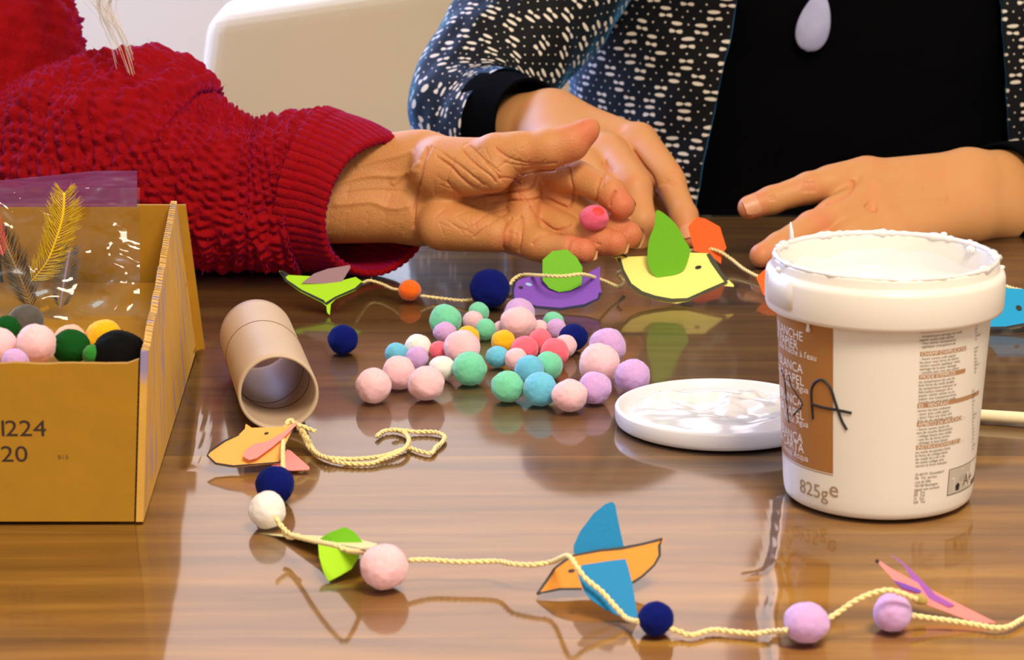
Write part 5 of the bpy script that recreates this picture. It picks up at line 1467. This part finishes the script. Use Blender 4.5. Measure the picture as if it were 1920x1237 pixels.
armL = arm_core([(.45, 2.30, TZ + .24), tuple(J(2100, 60, 2.2)), tuple(J(2180, 330, 2.05)), tuple(J(2000, 375, 1.94))], [.05, .042, .036, .03])
body2 = link('body', mesh_np(*join_np([handR, handL, hp2, torso2, armR, armL])), SKIN_YOUNG, pr2)
NAIL = mat('fingernail_pink', (0.66, 0.30, 0.15), 0.42)
link('fingernail', nail(ri[3], ri[2], tocam(ri[3]) + Vector((.25, 0, .1)), .0082, .012, 1.0, 1.03, 0), NAIL, body2, True)
link('fingernail', nail(li_[3], li_[2], tocam(li_[3]) + Vector((0, 0, .25)), .0086, .0125, .95, 1.03, 0), NAIL, body2, True)
for e in eyes2:
    bmv, bmf = lathe([(math.sin(t) * .011, -math.cos(t) * .011) for t in np.linspace(.02, 3.12, 9)], 14, tuple(e)); link('eye', mesh(bmv, bmf), mat('dark_eye', (.05, .04, .03), .2), body2, True)
c0 = np.array((0.285, 2.22, TZ + .525)); f = field([('e', c0, np.eye(3), (.09, .095, .10), .02), ('e', c0 + [0, .035, -.08], np.eye(3), (.088, .065, .11), .03)])
Vh, Qh = surface(f, c0 - .22, c0 + .2, .005); link('hair', mesh_np(Vh, Qh), mat('brown_hair', (.07, .035, .018), .5), pr2)
# jacket sleeves
def soft(s, w, a, V): return .0022 * nz3(V, 60, 11) + .0008 * nz3(V, 160, 12)
rows = sleeve_rows([(1150, -300, 2.25, .070, .075), (1085, -130, 2.19, .062, .064), (1018, 0, 2.15, .056, .060), (945, 95, 2.115, .052, .055), (893, 165, 2.085, .047, .050), (880, 212, 2.060, .046, .048), (905, 233, 2.040, .0445, .044), (945, 236, 2.020, .0415, .040)])
V, Q, UV, Nm = loft(rows, 150, 120, soft); loft_obj('jacket_sleeve', V, Q, UV, JACKET, pr2)
rows = sleeve_rows([(925, 237, 2.030, .0420, .040), (950, 238, 2.018, .0412, .039), (978, 238, 2.003, .0375, .0350), (994, 238, 1.994, .0355, .0330)])
V, Q, UV, Nm = loft(rows, 40, 80); o = loft_obj('jacket_cuff', V, Q, UV, BLACK_CLOTH, pr2); _md = o.modifiers.new('thickness', 'SOLIDIFY'); _md.thickness = .003; _md.offset = SOLID_OFF
rows = sleeve_rows([(2150, -200, 2.28, .075, .075), (2190, 60, 2.2, .062, .062), (2200, 260, 2.10, .052, .054), (2120, 345, 2.02, .048, .050), (2000, 362, 1.955, .0440, .044), (1925, 366, 1.925, .0390, .038)])
V, Q, UV, Nm = loft(rows, 120, 100, soft); loft_obj('jacket_sleeve', V, Q, UV, JACKET, pr2)
rows = sleeve_rows([(1945, 366, 1.936, .0395, .038), (1905, 366, 1.918, .0385, .038), (1880, 365, 1.904, .0372, .037), (1868, 364, 1.898, .0360, .036)])
V, Q, UV, Nm = loft(rows, 40, 80); o = loft_obj('jacket_cuff', V, Q, UV, BLACK_CLOTH, pr2); _md = o.modifiers.new('thickness', 'SOLIDIFY'); _md.thickness = .003; _md.offset = SOLID_OFF
# black top and open jacket around the torso
TCX, TCY = 0.272, 2.27
def trad(z):   # half width, half depth against height above the table
    t = np.clip((z + .35) / .65, 0, 1)
    return .195 + .012 * math.sin(t * 3.1) - .16 * max(0, (z - .20) / .12) ** 2, .130 + .018 * math.sin(t * 3.1) - .06 * max(0, (z - .20) / .12) ** 2
def shell(name, f0, f1, grow, m, zlo, zhi, nu=90, nv=160, wav=0.0, seed=1, flare=0.0):
    V = np.zeros((nu, nv, 3)); UV = np.zeros((nu, nv, 2))
    for i in range(nu):
        z = zlo + (zhi - zlo) * i / (nu - 1); a, b = trad(z)
        p0, p1 = f0(z), f1(z); ph = np.linspace(p0, p1, nv)
        V[i, :, 0] = TCX + (a + grow) * np.sin(ph); V[i, :, 1] = TCY - (b + grow) * np.cos(ph); V[i, :, 2] = TZ + z
        UV[i, :, 0] = ph * 0.19; UV[i, :, 1] = z
    nrm = np.stack([np.sin(UV[..., 0] / .19), -np.cos(UV[..., 0] / .19), 0 * UV[..., 0]], -1)
    V += nrm * (wav * nz3(V, 28, seed) + .4 * wav * nz3(V, 90, seed + 1))[..., None]
    I = np.arange(nu * nv).reshape(nu, nv)
    Q = np.stack([I[:-1, :-1].ravel(), I[:-1, 1:].ravel(), I[1:, 1:].ravel(), I[1:, :-1].ravel()], 1)
    o = loft_obj(name, V.reshape(-1, 3), Q, UV.reshape(-1, 2), m, pr2)
    return o
D = math.radians
shell('black_top', lambda z: -math.pi, lambda z: math.pi, 0.0, BLACK_CLOTH, -.35, .31, wav=.004)
lo_edge = lambda z: D(-25 - 10 * np.clip((.14 - z) / .20, -0.5, 1.3))
o = shell('jacket_front_panel', lambda z: D(-118), lo_edge, 0.016, JACKET, -.33, .27, wav=.004, seed=5)
o.modifiers.new('thickness', 'SOLIDIFY').thickness = .003
o = shell('jacket_front_panel', lambda z: D(33.5 + 3 * np.clip((.14 - z) / .2, -.5, 1.3)), lambda z: D(118), 0.016, JACKET, -.33, .27, wav=.004, seed=6)
o.modifiers.new('thickness', 'SOLIDIFY').thickness = .003
o = shell('jacket_back_panel', lambda z: D(118), lambda z: D(242), 0.016, JACKET, -.33, .27, wav=.004, seed=7)
# necklace
pc = J(1527, 42, 2.118)
nk = empty('pendant_necklace', tuple(pc), 'pale lavender teardrop stone pendant hanging on the black top', 'necklace')
s = 48 * depth(Vector(pc)) / F * 1.05
V = []; Fq = []; n1, n2 = 30, 40
tl = D(-12)
for i in range(n1 + 1):
    t = i / n1; zz_ = 1 - 2 * t
    w = (math.sin(math.pi * t ** 0.62 if t < 1 else math.pi)) ** 0.8 if 0 < t < 1 else 0
    w = math.sqrt(max(0, 1 - zz_ * zz_)) * (1 - 0.42 * (zz_ + 1) / 2)
    for k in range(n2):
        a = 2 * math.pi * k / n2; x = .78 * s * w * math.cos(a); y = .28 * s * w * math.sin(a); z = s * 1.12 * zz_
        V.append((pc[0] + x * math.cos(tl) - z * math.sin(tl), pc[1] + y, pc[2] + x * math.sin(tl) + z * math.cos(tl)))
for i in range(n1):
    for k in range(n2): k2 = (k + 1) % n2; Fq.append((i * n2 + k, i * n2 + k2, i * n2 + n2 + k2, i * n2 + n2 + k))
me = mesh(V, Fq); bm = bmesh.new(); bm.from_mesh(me); bmesh.ops.recalc_face_normals(bm, faces=bm.faces[:]); bm.to_mesh(me); bm.free()
link('pendant', me, mat('lavender_stone', (0.40, 0.40, 0.62), 0.12, coat=1, var=.25, vscale=60), nk, True)
tp = Vector(pc) + Vector((math.sin(-tl) * s * 1.1, 0, s * 1.1))
for sx_ in (-1, 1):
    link('cord', mesh(*tube([tp, tp + Vector((sx_ * .02, -.006, .07)), tp + Vector((sx_ * .045, .02, .13)), tp + Vector((sx_ * .06, .09, .17))], .0010, 6)), INK, nk, True)
